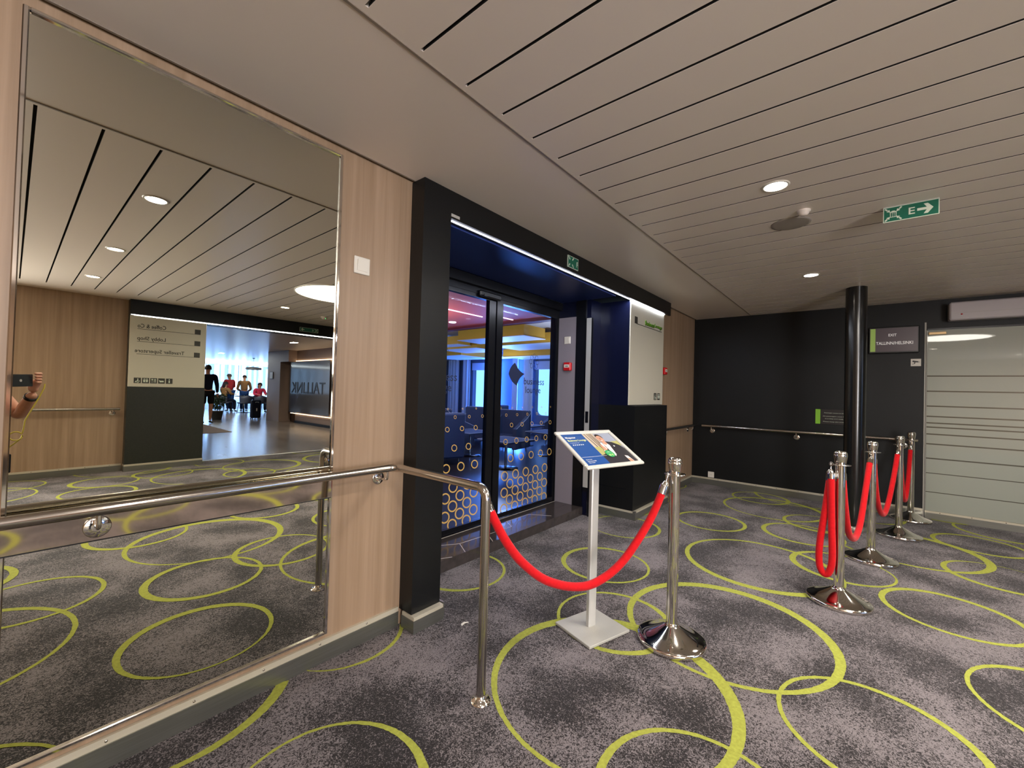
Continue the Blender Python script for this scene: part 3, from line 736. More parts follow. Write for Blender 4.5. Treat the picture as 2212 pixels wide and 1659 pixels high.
b = MB(); b.box((0, 0, 0), (.28, .25, .02), bev=.004); b.build('notice_frame_border', 'blackplastic', t); b = MB(); rect(b, .015, .015, .265, .235, .02, None); b.build('notice_sheet', 'white', t)
# windows at the far end
wn = MB(); 
for i in range(0, 28):
    x = -.9+i*.49; wn.box((x, -22.18, .75), (x+.07, -22.05, 2.25))
window = struct(wn.build('window_1', 'greywall'), 'bright window band at the far end of the lobby')
g = MB(); g.box((-1, -22.16, .75), (12.5, -22.15, 2.25)); g.build('window_glass', 'glass', window)
rnd = random.Random(5); x = 5.2
while x < 11.5:                                                     # vertical louvres in front of the glass
    wdt = rnd.choice((.10, .14, .2)); z0 = rnd.choice((1.35, 1.35, .8, 1.25)); z1 = rnd.choice((2.22, 2.1, 2.22))
    b = MB(); b.box((x, -21.98, z0), (x+wdt, -21.95, z1)); b.build('louvre', rnd.choice(('curtain', 'greywall', 'whitepaint')), window); x += wdt+rnd.uniform(.1, .2)
b = MB(); b.box((-1, -21.95, 2.36), (12.4, -21.85, 2.40)); b.build('cove_strip', emis('white_cove', (220, 235, 255), 8), window)
r = MB(); r.box((1.97, -11.5, 0), (3.14, -8.8, .006)); r.prism([(3.14, -8.8), (3.77, -8.83), (3.81, -11.49), (3.14, -11.5)], 0, .006); tag(r.build('floor_mat', 'rug'), 'beige entrance mat on the lobby floor beneath the standing person', 'mat')

# ------------------------------------------------------------ ceiling fittings
def downlight(x, y, label, power=6, r=.055, group='recessed downlights'):
    t = thing('downlight', label, 'ceiling light', (x, y, ZC), 0, group)
    b = MB(); b.lathe([(r+.012, 0), (r+.010, -.004), (r, -.005), (r-.002, -.002)], 36, cap=False); b.build('trim_ring', 'white', t)
    b = MB(); b.prism(ngon(0, 0, r, r, 32), -.0035, -.001); b.build('diffuser', 'lamp', t)
    area('downlight_beam', (x, y, ZC-.006), r*1.8, power, WARM, (0, 0, 0), shape='DISK', spread=150)
downlight(2.62, .363, 'large looking downlight nearest the camera right of the portal')
downlight(4.716, .358, 'downlight in the planks near the black column')
downlight(.556, .397, 'downlight nearest the mirror, front of the reflected row')
downlight(.557, -1.212, 'middle downlight of the row reflected in the mirror')
downlight(.557, -2.779, 'rear downlight of the row, close to the oak wall opposite')
downlight(2.595, -2.779, 'downlight reflected beside the big round ceiling lamp')
for x, y, nm in ((4.72, -1.21, 'behind the round lamp'), (4.72, -2.78, 'near the right wall'), (-1.5, .4, 'behind the camera on the mirror side'), (-1.5, -2.78, 'behind the camera by the opposite wall')):
    downlight(x, y, 'downlight in the planks '+nm)
t = thing('disc_lamp', 'very large round flush ceiling lamp', 'ceiling light', (2.66, -1.2, ZC))
b = MB(); b.lathe([(.55, 0), (.55, -.012), (.54, -.014), (.535, -.006)], 64, cap=False); b.build('disc_rim', 'white', t)
b = MB(); b.prism(ngon(0, 0, .536, .536, 64), -.008, -.002); b.build('disc_diffuser', 'discl', t)
area('disc_beam', (2.66, -1.2, ZC-.015), 1.0, 30, (1.0, .95, .88), (0, 0, 0), shape='DISK')
t = thing('ceiling_speaker', 'round flush speaker grille in the ceiling planks', 'speaker', (3.245, .36, ZC))
b = MB(); b.lathe([(.112, 0), (.110, -.004), (.095, -.006), (.001, -.006)], 48, cap=False); b.build('speaker_grille', mat('speaker_grille_paint', (150, 140, 130), .7, bump=(600, .8)), t)
t = thing('smoke_detector', 'small smoke detector on the ceiling beside the speaker', 'smoke detector', (3.066, .275, ZC))
b = MB(); b.lathe([(.036, 0), (.036, -.008), (.028, -.012), (.026, -.022), (.018, -.03), (.001, -.031)], 32, cap=False); b.build('detector_body', 'ceil', t)
t = thing('smoke_detector', 'round detector with green light by the lobby portal', 'smoke detector', (3.35, -3.1, ZC))
b = MB(); b.lathe([(.06, 0), (.06, -.012), (.045, -.016), (.04, -.035), (.02, -.042), (.001, -.043)], 32, cap=False); b.build('detector_body', 'ceil', t)
b = MB(); b.ball((.0, .041, -.03), .004, 0, 8, 6); b.build('status_light', emis('green_led', (60, 255, 140), 3), t)

# ------------------------------------------------------------ stanchions and ropes
def make_stanchion(label):
    t = thing('rope_stanchion', label, 'stanchion', (0, 0, 0), 0, 'chrome rope stanchions')
    b = MB(); prof = [(.170, .002), (.172, .006), (.172, .022), (.166, .027), (.150, .031)]
    for i in range(1, 12):
        u = i/11; prof.append((.150+(.032-.150)*u, .031+.062*(u**1.25)))
    prof += [(.031, .098), (.0285, .102)]
    b.lathe(prof, 64); b.build('base', 'chrome', t)
    b = MB(); b.lathe([(.0275, .10), (.0275, .885)], 36); b.build('pole', 'chrome', t)
    b = MB(); b.lathe([(.020, .876), (.053, .877), (.055, .880), (.053, .883), (.028, .884)], 48); b.build('hook_ring', 'chrome', t)
    b = MB(); b.lathe([(.0275, .884), (.029, .889), (.036, .935), (.0365, .943), (.034, .945), (.034, .948), (.036, .950), (.033, .960), (.024, .967), (.010, .969), (.001, .969)], 40, cap=False); b.build('cap', 'chrome', t)
    return t
st = make_stanchion('chrome rope stanchion in front of the portal beside the poster stand'); st.location = (2.272, .749, 0)
SP = [(3.446, .089), (4.523, -.086), (5.521, -.305), (6.36, -.445)]
for p, lb in zip(SP, ('chrome stanchion with doubled red rope, first of the right-hand row', 'second chrome stanchion of the right-hand row', 'third chrome stanchion of the row, in front of the frosted glass edge', 'last chrome stanchion against the black end wall')):
    copy_tree(st, None, (p[0], p[1], 0), 0, lb)
def rope(label, path, r=.0195):
    """path from hook to hook; first and last are hook points"""
    P = [Vector(p) for p in path]
    # Catmull-Rom resample
    pts = []
    ext = [P[0]*2-P[1]]+P+[P[-1]*2-P[-2]]
    for i in range(1, len(ext)-2):
        for k in range(10):
            u = k/10; a, b_, c_, d_ = ext[i-1], ext[i], ext[i+1], ext[i+2]
            pts.append(.5*((2*b_)+(c_-a)*u+(2*a-5*b_+4*c_-d_)*u*u+(3*b_-a-3*c_+d_)*u**3))
    pts.append(P[-1])
    t = thing('velvet_rope', label, 'rope', tuple(P[0]), 0, 'red velvet barrier ropes')
    L = [q-P[0] for q in pts]
    def cut(L, d):
        acc = 0
        for i in range(1, len(L)):
            acc += (L[i]-L[i-1]).length
            if acc > d: return i
        return 1
    i0 = cut(L, .075); i1 = len(L)-cut(L[::-1], .075)
    b = MB(); b.tube(L[i0:i1], r, 20); b.build('velvet_tube', 'velvet', t)
    for seg in (L[:i0+1], L[::-1][:len(L)-i1+2]):
        a, e = seg[0], seg[-1]; d = (e-a); n = d.normalized(); ln = d.length
        b = MB(); b.tube([a+n*.028, a+n*.034, a+n*.05, a+n*.056, a+n*(ln+.004)], [.008, .013, .0205, .0215, .0215], 20)
        b.tube([a+n*.0+Vector((0, 0, .004)), a+n*.016, a+n*.03], [.004, .0035, .006], 10)
        side = n.cross(Vector((0, 0, 1))); side = side.normalized() if side.length > .1 else Vector((1, 0, 0))
        hook = [a+Vector((0, 0, .006))+ (Vector((0, 0, 1))*math.sin(w)+side*math.cos(w))*.011 for w in [i*PI/6 for i in range(13)]]
        b.tube(hook, .0028, 8); b.build('end_fitting', 'chrome', t)
    return t
def toward(p, q, z, d=.045):
    v = Vector((q[0]-p[0], q[1]-p[1])).normalized(); return (p[0]+v.x*d, p[1]+v.y*d, z)
S1 = (2.272, .749); PO = (1.295, 1.201)
rope('red velvet rope from the handrail post to the front stanchion', [(1.302, 1.232, .862), (1.335, 1.195, .755), (1.385, 1.158, .645), (1.459, 1.124, .545), (1.568, 1.074, .45), (1.705, 1.01, .395), (1.826, .955, .395), (1.964, .891, .47), (2.109, .824, .64), (2.19, .787, .785), toward(S1, PO, .872, .05)])
A_, B_, C_, D_ = SP
rope('red velvet rope between first and second right-hand stanchions', [toward(A_, B_, .865), (3.525, .076, .74), (3.60, .064, .56), (3.70, .048, .40), (3.82, .028, .325), (3.95, .007, .315), (4.09, -.016, .385), (4.25, -.042, .58), (4.39, -.064, .76), toward(B_, A_, .865)])
rope('red velvet rope between second and third right-hand stanchions', [toward(B_, C_, .865), (4.60, -.103, .70), (4.70, -.124, .47), (4.84, -.155, .33), (4.98, -.186, .315), (5.14, -.22, .42), (5.32, -.26, .63), (5.42, -.283, .78), toward(C_, B_, .865)])
rope('red velvet rope between third stanchion and the one at the end wall', [toward(C_, D_, .865), (5.60, -.319, .70), (5.70, -.335, .47), (5.82, -.355, .31), (5.97, -.38, .30), (6.12, -.406, .46), (6.24, -.425, .68), toward(D_, C_, .865)])
rope('red velvet rope hanging doubled from one stanchion in a loop', [(3.415, .137, .872), (3.408, .134, .76), (3.40, .128, .50), (3.395, .122, .28), (3.395, .138, .19), (3.398, .166, .175), (3.402, .188, .23), (3.408, .188, .36), (3.418, .163, .58), (3.44, .145, .76), (3.452, .137, .872)])

b = MB(); b.prism([(0, 0), (.03, .006), (.05, -.002), (.034, .016), (.008, .014)], .0, .004, 0, Matrix.Translation((1.62, 1.66, .002))); tag(b.build('paper_scrap', 'white'), 'tiny scrap of white paper on the carpet by the portal foot', 'paper')

# ------------------------------------------------------------ poster stand
t = thing('poster_stand', 'grey metal floor stand holding a tilted framed lounge poster', 'poster stand', (2.093, 1.128, 0), R(-16.5))
b = MB(); b.box((-.15, -.145, .002), (.15, .125, .016), bev=.002); b.build('base_plate', 'greymetal', t)
b = MB(); b.prism([(-.027, -.010), (-.020, -.014), (.020, -.014), (.027, -.010), (.027, .010), (.020, .014), (-.020, .014), (-.027, .010)], .016, 1.005); b.build('pole', 'alu', t)
ct, sn = math.cos(R(30)), math.sin(R(30))
PT = frame_T((-.016, -.046, .998), (1, 0, 0), (0, ct, sn), (0, -sn, ct))   # panel plane, z = normal
W2, H2 = .212, .155
b = MB()
for (x0, y0, x1, y1) in ((-W2, -H2, W2, -H2+.024), (-W2, H2-.024, W2, H2), (-W2, -H2+.024, -W2+.024, H2-.024), (W2-.024, -H2+.024, W2, H2-.024)):
    b.box((x0, y0, -.006), (x1, y1, .008), 0, PT, bev=.004)
b.build('snap_frame', mat('frame_silver', (226, 224, 214), .3, .35), t)
b = MB(); b.box((-W2+.02, -H2+.02, -.007), (W2-.02, H2-.02, -.001), 0, PT); bk = b.build('back_panel', 'greymetal', t)
b = MB(); b.box((-.03, .02, -.05), (.03, .075, -.006), 0, PT, bev=.004); b.build('tilt_joint', 'greymetal', t)
pm = [mat('print_blue', (22, 74, 142), .3, coat=.4), mat('print_greyblue', (150, 156, 172), .3, coat=.4), mat('print_suit', (42, 40, 46), .3, coat=.4), mat('print_skin', (204, 150, 122), .3, coat=.4), mat('print_hair', (46, 34, 28), .3),
      mat('print_shirt', (226, 208, 204), .3), mat('print_green', (42, 160, 92), .3, coat=.4), mat('print_white', (232, 232, 228), .3), mat('print_curtain', (196, 182, 160), .3, coat=.4), mat('print_brown', (96, 78, 66), .3), mat('print_yellowgreen', (226, 232, 150), .3), mat('print_olive', (170, 166, 104), .3)]
b = MB(); z = [-.001]
def lay(pts, mi):
    z[0] += .00012; b.prism(pts, z[0]-.0001, z[0], mi, PT)
lay([(-.19, -.133), (.19, -.133), (.19, .133), (-.19, .133)], 1)
lay([(-.03, .133), (.055, .133), (.055, .02), (.0, -.02), (-.03, -.02)], 8)
for x in (-.012, .008, .022, .034): lay([(x, .133), (x+.006, .133), (x+.02, .0), (x+.012, .0)], 9)
lay([(-.03, .01), (.02, .015), (.03, -.06), (-.03, -.06)], 11)
lay([(.12, .05), (.19, .055), (.19, .01), (.15, .02)], 11)
lay([(-.03, -.133), (.19, -.133), (.19, -.02), (.175, .015), (.14, .045), (.098, .055), (.06, .03), (.035, -.015), (.005, -.05), (-.03, -.06)], 2)
lay([(.060, .035), (.090, .045), (.100, .02), (.082, -.06), (.066, -.075), (.062, -.02)], 5)
lay([(.066, .075), (.092, .07), (.095, .038), (.080, .022), (.064, .035)], 3)
lay(ngon(.077, .082, .023, .033, 18), 3)
lay([(.055, .098), (.058, .115), (.072, .124), (.090, .119), (.102, .102), (.102, .08), (.096, .088), (.092, .103), (.078, .109), (.064, .105)], 4)
lay([(.062, .088), (.069, .089), (.069, .0865), (.062, .0855)], 4); lay([(.079, .089), (.087, .088), (.087, .0855), (.079, .0865)], 4)
lay([(.072, .087), (.075, .087), (.078, .073), (.071, .073)], 9); lay([(.068, .066), (.085, .066), (.080, .061), (.072, .061)], 5)
lay([(.022, .010), (.040, .022), (.054, .02), (.058, -.006), (.042, -.026), (.026, -.022)], 3)
for q in range(4): lay([(.026+.007*q, .026), (.031+.007*q, .028), (.034+.007*q, .006), (.028+.007*q, .006)], 3)
lay([(.040, .040), (.056, .042), (.054, .012), (.050, .004), (.052, -.012), (.046, -.012), (.046, .004), (.041, .012)], 7)
lay([(.018, -.020), (.044, -.028), (.04, -.04), (.014, -.032)], 5)
lay([(.128, -.075), (.150, -.082), (.160, -.133), (.128, -.133)], 5); lay([(.130, -.100), (.150, -.104), (.158, -.133), (.128, -.133)], 3)
lay([(.118, .010), (.126, .014), (.130, .006), (.122, .002)], 7)
lay([(-.19, -.133), (-.03, -.133), (-.03, .133), (-.19, .133)], 0)
lay([(-.18, -.066), (.0, -.066), (.0, -.0645), (-.18, -.0645)], 7)
lay(ngon(.036, -.052, .029, .029, 32), 6); lay([(.014, -.046), (.058, -.046), (.058, -.0452), (.014, -.0452)], 7)
z1 = z[0]+.0001
text_into(b, 'Megastar', -.170, -.098, .088, .108, PT, 7, .0003, z1, .012)
text_into(b, 'Business Lounge', -.170, -.040, .062, .083, PT, 10, .0003, z1, .012)
text_into(b, 'Is waiting for you', -.168, -.105, .050, .057, PT, 7, .0003, z1)
for i in range(6):
    x = -.160+.014*i
    if i % 2: b.prism(ngon(x, .036, .0042, .0042, 10), z1, z1+.0003, 7, PT)
    else: b.prism([(x-.004, .031), (x+.001, .033), (x+.004, .031), (x+.002, .042), (x-.002, .040)], z1, z1+.0003, 7, PT)
text_into(b, '60 \u20ac', .019, .053, -.071, -.055, PT, 10, .0003, z1, .012); text_into(b, 'from', .028, .044, -.040, -.033, PT, 7, .0003, z1)
for i, s in enumerate(('Quiet area', 'Good food and drinks', 'Sea view')): text_into(b, s, -.168+.001*i, -.168+(.042, .062, .044)[i], -.090-.012*i, -.082-.012*i, PT, 7, .0003, z1)
b.build('poster_print', pm, bk)

# ------------------------------------------------------------ lounge behind the glass
f = MB(); f.box((-.2, 2.66, -.05), (9.6, 13.2, .08)); struct(f.build('floor', 'loungefloor'), 'dark lounge floor behind the glass doors')
c = MB(); c.box((-.2, 2.70, 2.44), (5.25, 13.2, 2.6)); struct(c.build('ceiling', 'redceil'), 'red ceiling of the lounge')
c = MB(); c.box((5.25, 2.66, 2.40), (5.40, 13.2, 2.6)); struct(c.build('trim_3', 'maroon'), 'maroon beam edging the red lounge ceiling')
c = MB(); c.box((5.40, 2.66, 2.56), (9.6, 13.2, 2.7)); struct(c.build('ceiling', 'whitepaint'), 'raised pale lounge ceiling')
w = MB(); w.box((-.35, 2.66, 0), (-.2, 13.2, 2.6)); w.box((-.35, 13.2, 0), (9.75, 13.35, 2.7)); w.box((5.09, 2.66, 0), (9.6, 2.78, 2.7)); w.box((-.2, 2.70, 0), (1.40, 2.78, 2.6)); w.box((1.40, 2.70, 2.29), (5.09, 2.78, 2.7))
struct(w.build('wall_lounge', 'greywall'), 'grey lounge walls')
# window wall at x = 9.5 with rounded ship windows
wy = [(3.6, 4.55), (6.10, 7.05), (8.60, 9.55), (11.1, 12.05)]
b = MB(); Y0 = 2.66
for a0, a1 in wy:
    b.box((9.5, Y0, .08), (9.65, a0, 2.7)); b.box((9.5, a0, .08), (9.65, a1, .62)); b.box((9.5, a0, 2.12), (9.65, a1, 2.7)); Y0 = a1
    rr = .16
    for cy, cz, sy, sz in ((a0, .62, 1, 1), (a1, .62, -1, 1), (a0, 2.12, 1, -1), (a1, 2.12, -1, -1)):
        pts = [(cy, cz)] + [(cy+sy*(rr-rr*math.cos(w)), cz+sz*(rr-rr*math.sin(w))) for w in [PI/2*i/8 for i in range(9)]]
        b.prism(pts, 0, .15, 0, frame_T((9.5, 0, 0), (0, 1, 0), (0, 0, 1), (1, 0, 0)))
b.box((9.5, Y0, .08), (9.65, 13.2, 2.7))
struct(b.build('wall_lounge', 'greywall'), 'lounge window wall with rounded windows')
n = 3
for a0, a1 in wy:
    b = MB(); b.box((9.60, a0, .6), (9.61, a1, 2.14)); wi = struct(b.build('window_%d' % n, 'glass'), 'rounded ship window of the lounge'); n += 1
    b = MB(); b.box((9.47, a0-.02, 1.91), (9.49, a1+.02, 2.14)); b.build('blind', 'curtain', wi)
def curtain(y0, y1, x, lb):
    b = MB(); n = int((y1-y0)/.02); vs = []
    for i in range(n+1):
        y = y0+(y1-y0)*i/n; dx = .035*math.sin(i*.9)+.012*math.sin(i*2.3)
        vs += [(x+dx, y, .10), (x+dx, y, 2.24)]
    fs = [(2*i, 2*i+2, 2*i+3, 2*i+1) for i in range(n)]
    b.add(vs, fs, 0, True); vb = [(p[0]+.006, p[1], p[2]) for p in vs]; b.add(vb, [f[::-1] for f in fs], 0, True)
    tag(b.build('curtain', 'curtain'), lb, 'curtain', 'lounge curtains')
for a0, a1, lb in ((5.70, 6.15, 'curtain left of the brightest lounge window'), (7.0, 7.35, 'pleated curtain behind the blue diamond on the glass'), (8.25, 8.65, 'curtain right of the second lounge window'), (9.5, 9.85, 'curtain seen behind the left glass door'), (10.0, 10.5, 'curtain on the dark wall behind the left glass door'), (7.55, 7.75, 'narrow curtain on the dark wall between windows'), (10.7, 11.15, 'curtain far left in the lounge')):
    curtain(a0, a1, 9.3, 'blue grey '+lb)
# stepped yellow and white ceiling boxes
def cbox(x0, y0, x1, y1, z0, z1, lb):
    t = thing('ceiling_box', lb, 'ceiling box', ((x0+x1)/2, (y0+y1)/2, z1), 0, 'stepped yellow ceiling boxes')
    hx, hy = (x1-x0)/2, (y1-y0)/2
    b = MB(); b.box((-hx, -hy, z0-z1+.01), (hx, hy, 0)); b.build('yellow_sides', 'yellow', t)
    b = MB(); b.box((-hx-.01, -hy-.01, z0-z1), (hx+.01, hy+.01, z0-z1+.01)); b.build('white_underside', 'whitepaint', t)
    if z1 < 2.56:
        for sx in (-1, 1):
            b = MB(); b.box((sx*hx*.7-.004, -.004, 0), (sx*hx*.7+.004, .004, 2.56-z1)); b.build('hanger', 'greymetal', t)
for q in ((5.62, 4.45, 6.25, 6.1, 2.25, 2.45, 'nearest yellow ceiling box with its corner to the doors'), (6.70, 4.65, 7.7, 6.2, 2.25, 2.46, 'yellow ceiling box at the right edge of the right door'), (6.45, 6.4, 7.3, 7.6, 2.20, 2.40, 'yellow ceiling box in the middle of the cluster'),
          (7.9, 5.3, 8.7, 6.9, 2.13, 2.33, 'low yellow ceiling box near the bright window'), (6.0, 6.5, 6.35, 8.8, 2.24, 2.42, 'narrow yellow ceiling box seen through the left door'), (7.4, 7.9, 8.6, 9.3, 2.17, 2.37, 'wide yellow ceiling box over the second window'), (6.5, 9.2, 7.2, 10.8, 2.24, 2.44, 'far left yellow ceiling box')):
    cbox(*q)
b = MB(); b.box((8.75, 5.0, 2.24), (9.45, 12.8, 2.30)); tag(b.build('pelmet', 'whitepaint'), 'white pelmet shelf above the lounge curtains', 'pelmet')
b = MB(); b.box((3.3, 4.54, 2.432), (4.69, 4.56, 2.442)); tag(b.build('linear_light', emis('lounge_line', (255, 210, 210), 4)), 'thin white light line in the red lounge ceiling', 'ceiling light', 'lounge ceiling lights')
b = MB(); b.box((4.88, 4.30, 2.432), (5.15, 4.32, 2.442)); tag(b.build('linear_light', emis('lounge_line', (255, 210, 210), 4)), 'short white light line near the maroon beam', 'ceiling light', 'lounge ceiling lights')
b = MB(); b.prism(ngon(4.80, 5.36, .06, .06, 24), 2.430, 2.442); tag(b.build('downlight', 'discl'), 'round white light in the red lounge ceiling', 'ceiling light', 'lounge ceiling lights')
for q in ((3.7, 5.0, 1.75, 34), (5.0, 8.0, 1.75, 24), (6.4, 4.2, 1.8, 16), (7.6, 6.6, 1.7, 14)):  # added points lift the red ceiling and yellow boxes; no lamps stand here
    pl = bpy.data.lights.new('lounge_fill', 'POINT'); pl.energy = q[3]; pl.color = (1.0, .88, .80); pl.shadow_soft_size = .12
    po = bpy.data.objects.new('lounge_fill', pl); po.location = q[:3]; COL.objects.link(po); po['kind'] = 'helper'
def armchair(label):
    t = thing('lounge_armchair', label, 'armchair', (0, 0, 0), 0, 'blue lounge armchairs')
    b = MB(); b.box((-.36, -.34, .14), (.36, .30, .40), bev=.03); b.build('seat', 'loungeseat', t)
    b = MB(); b.box((-.40, .24, .12), (.40, .38, .98), bev=.03); b.build('backrest', 'loungeseat', t)
    for s in (-1, 1):
        x0, x1 = sorted((s*.40, s*.31))
        b = MB(); b.prism([(-.36, .12), (.30, .12), (.30, .90), (.16, .80), (-.34, .58)], x0, x1, 0, frame_T((0, 0, 0), (0, 1, 0), (0, 0, 1), (1, 0, 0))); b.build('armrest', 'loungeseat', t)
        b = MB(); b.tube([(s*.40, -.34, .58), (s*.40, .16, .80), (s*.40, .30, .90), (s*.40, .38, .98)], .006, 6); b.build('piping', 'piping', t)
    b = MB(); b.tube([(-.40, .24, .98), (.40, .24, .98)], .006, 6); b.build('piping', 'piping', t)
    for sx in (-.3, .3):
        for sy in (-.28, .30):
            b = MB(); b.tube([(sx, sy, .14), (sx*1.05, sy*1.03, 0)], [.016, .011], 8); b.build('leg', 'chrome', t)
    return t
ac = armchair('blue lounge armchair facing the left glass door'); ac.location = (4.55, 5.35, .08); ac.rotation_euler = (0, 0, R(160))
for x, y, a, lb in ((5.75, 6.3, 75, 'armchair in the middle of the left door view'), (6.35, 5.35, -80, 'armchair behind the door stile'), (7.1, 6.7, 100, 'armchair beneath the diamond decal'), (8.2, 5.3, -95, 'armchair near the bright window'), (5.3, 7.9, 20, 'armchair at the back left of the lounge'), (8.3, 7.6, 170, 'armchair against the curtains')):
    copy_tree(ac, None, (x, y, .08), R(a), 'blue lounge '+lb)
for o in [q for q in COL.objects if q.name.startswith('lounge_armchair')]: o.scale = (.86, .86, .84)
def ltable(label, h=.74):
    t = thing('lounge_table', label, 'table', (0, 0, 0), 0, 'small square lounge tables')
    b = MB(); b.box((-.32, -.32, h-.025), (.32, .32, h), bev=.004); b.build('table_top', 'loungeseat', t)
    b = MB(); b.tube([(-.32, -.32, h), (.32, -.32, h), (.32, .32, h), (-.32, .32, h), (-.32, -.32, h)], .005, 6); b.build('table_edge', 'piping', t)
    b = MB(); b.lathe([(.022, .012), (.022, h-.025)], 16); b.build('leg', 'chrome', t)
    b = MB(); b.lathe([(.2, 0), (.2, .008), (.03, .014)], 32); b.build('base', 'frameblk', t)
    return t
tb = ltable('low blue lounge table with pale edge nearest the glass doors', .45); tb.location = (5.0, 4.25, .08)
for x, y, lb in ((6.6, 4.55, 'low blue lounge table below the door rings on the right'), (5.45, 5.5, 'low blue table between armchairs on the left'), (7.4, 5.75, 'low blue table between the window armchairs')): copy_tree(tb, None, (x, y, .08), 0, lb)

# ------------------------------------------------------------ people
def skin_mesh(chains, sub=2):
    """chains: list of (list of (x,y,z,r), attach index or None); returns mesh data tuple in local coords"""
    verts = []; edges = []; rad = []
    for ch, at in chains:
        prev = at
        for p in ch:
            verts.append(p[:3]); rad.append(p[3]); i = len(verts)-1
            if prev is not None: edges.append((prev, i))
            prev = i
    me = bpy.data.meshes.new('sk'); me.from_pydata(verts, edges, []); 
    o = bpy.data.objects.new('sk', me); COL.objects.link(o)
    md = o.modifiers.new('s', 'SKIN'); md.use_smooth_shade = True; md.branch_smoothing = .3
    if not me.skin_vertices: 
        bm = bmesh.new(); bm.from_mesh(me); bm.verts.layers.skin.verify(); bm.to_mesh(me); bm.free()
    sv = me.skin_vertices[0].data
    for i, r in enumerate(rad): 
        rr = r if isinstance(r, tuple) else (r, r)
        sv[i].radius = rr; sv[i].use_root = (i == 0)
    if sub: s2 = o.modifiers.new('u', 'SUBSURF'); s2.levels = sub; s2.render_levels = sub
    dg = bpy.context.evaluated_depsgraph_get(); dg.update()
    ev = o.evaluated_get(dg); em = ev.to_mesh()
    res = ([v.co[:] for v in em.vertices], [tuple(p.vertices) for p in em.polygons])
    ev.to_mesh_clear(); bpy.data.objects.remove(o); bpy.data.meshes.remove(me)
    return res
def lerp(a, b, u): return tuple(a[i]+(b[i]-a[i])*u for i in range(3))
def person(label, J, top='cnavy', bottom='cjean', hair='hair', shorts=False, sleeves=True, sub=2, loc=(0, 0, 0), rz=0, female=False, hands=None):
    """J: joints in local coords, person faces -y. keys: pelvis, chest, neck, head, and for side R/L: sh, el, wr, hip, kn, an, toe"""
    t = thing('person', label, 'person', loc, rz)
    P = J['pelvis']; C = J['chest']; N = J['neck']; Hd = J['head']
    def rr(a, b): return (a, b)
    w = .93 if female else 1.0
    ch = []
    # torso: 0 pelvis 1 waist 2 chest 3 uppertorso 4 neckbase 5 neck 6 skullbase 7 head 8 crown
    T0 = [P+(rr(.135*w, .10*w),), lerp(P, C, .45)+(rr(.125*w, .095*w),), C+(rr(.155*w, .11*w),), lerp(C, N, .6)+(rr(.12*w, .085*w),), lerp(C, N, .92)+(.062,), lerp(N, Hd, .35)+(.055,), lerp(N, Hd, .75)+(rr(.066, .078),), Hd+(rr(.076, .094),), tuple(Hd[i]+(Hd[i]-N[i])*.55 for i in range(3))+(.062,)]
    ch.append((T0, None)); n = len(T0)
    up3 = 3
    idx = {}
    for s in 'RL':
        sh, el, wr = J['sh'+s], J['el'+s], J['wr'+s]
        c = [lerp(lerp(C, N, .7), sh, .75)+(.062,), sh+(.058,), lerp(sh, el, .5)+(.047,), el+(.040,), lerp(el, wr, .35)+(.040,), lerp(el, wr, .8)+(.029,), wr+(.026,)]
        ch.append((c, up3)); n += len(c); idx[s] = n-1
    for s in 'RL':
        hp, kn, an = J['hip'+s], J['kn'+s], J['an'+s]
        toe = J['toe'+s]
        c = [hp+(.088*w,), lerp(hp, kn, .45)+(.078*w,), kn+(.056,), lerp(kn, an, .3)+(.056,), lerp(kn, an, .8)+(.038,), an+(.037,)]
        ch.append((c, 0))
    v, f = skin_mesh(ch, sub); body = MB(); body.add(v, f, 0, True)
    # hands: palm and five fingers each, rooted in the palm
    for s in 'RL':
        hd = (hands or {}).get(s)
        if hd is None:
            el, wr = Vector(J['el'+s]), Vector(J['wr'+s]); d = (wr-el).normalized()
            sd = 1 if s == 'L' else -1
            lat = Vector((0, -1, 0)); lat = (lat-d*lat.dot(d)).normalized(); nr = d.cross(lat)*sd
            hd = {'palm': [tuple(wr)+(rr(.024, .024),), tuple(wr+d*.035)+(rr(.036, .016),), tuple(wr+d*.085)+(rr(.038, .014),)], 'fingers': []}
            for i, (o_, L_) in enumerate(((.027, .068), (.009, .076), (-.009, .070), (-.026, .056))):
                b0 = wr+d*.085+lat*o_; hd['fingers'].append([tuple(b0-d*.02)+(.009,), tuple(b0+d*.008)+(.009,), tuple(b0+d*L_*.5-nr*.010)+(.008,), tuple(b0+d*L_*.95-nr*.028)+(.0065,)])
            b0 = wr+d*.03+lat*.03; hd['fingers'].append([tuple(b0-lat*.012)+(.012,), tuple(b0+lat*.012+d*.022)+(.0105,), tuple(b0+lat*.022+d*.052-nr*.008)+(.008,)])
        pv, pf = skin_mesh([(hd['palm'], None)], 2); body.add(pv, pf, 0, True)
        for fg in hd['fingers']:
            a, c = skin_mesh([(fg, None)], 1); body.add(a, c, 0, True)
    bo = body.build('body', 'skin', t)
    # face
    hv = Vector(Hd); up = (hv-Vector(N)).normalized(); fw = Vector(J.get('look', (0, -1, 0))); fw = (fw-up*fw.dot(up)).normalized(); sdv = fw.cross(up)
    FT = frame_T(Hd, sdv, fw, up)
    b = MB(); b.add([(-.011, .088, -.02), (.011, .088, -.02), (0, .118, -.018), (0, .092, .022), (-.005, .088, .02), (.005, .088, .02)], [(0, 2, 1), (0, 3, 2), (1, 2, 3), (0, 1, 5, 3, 4)], 0, True, FT); b.build('nose', 'skin', t)
    for s in (-1, 1):
        b = MB(); b.ball((s*.031, .080, .010), .011, 0, 10, 8, (1.2, .9, .8), FT); b.build('eye', 'eye', t)
        b = MB(); b.ball((s*.079, .005, -.005), .03, 0, 10, 8, (.35, .6, 1), FT); b.build('ear', 'skin', t)
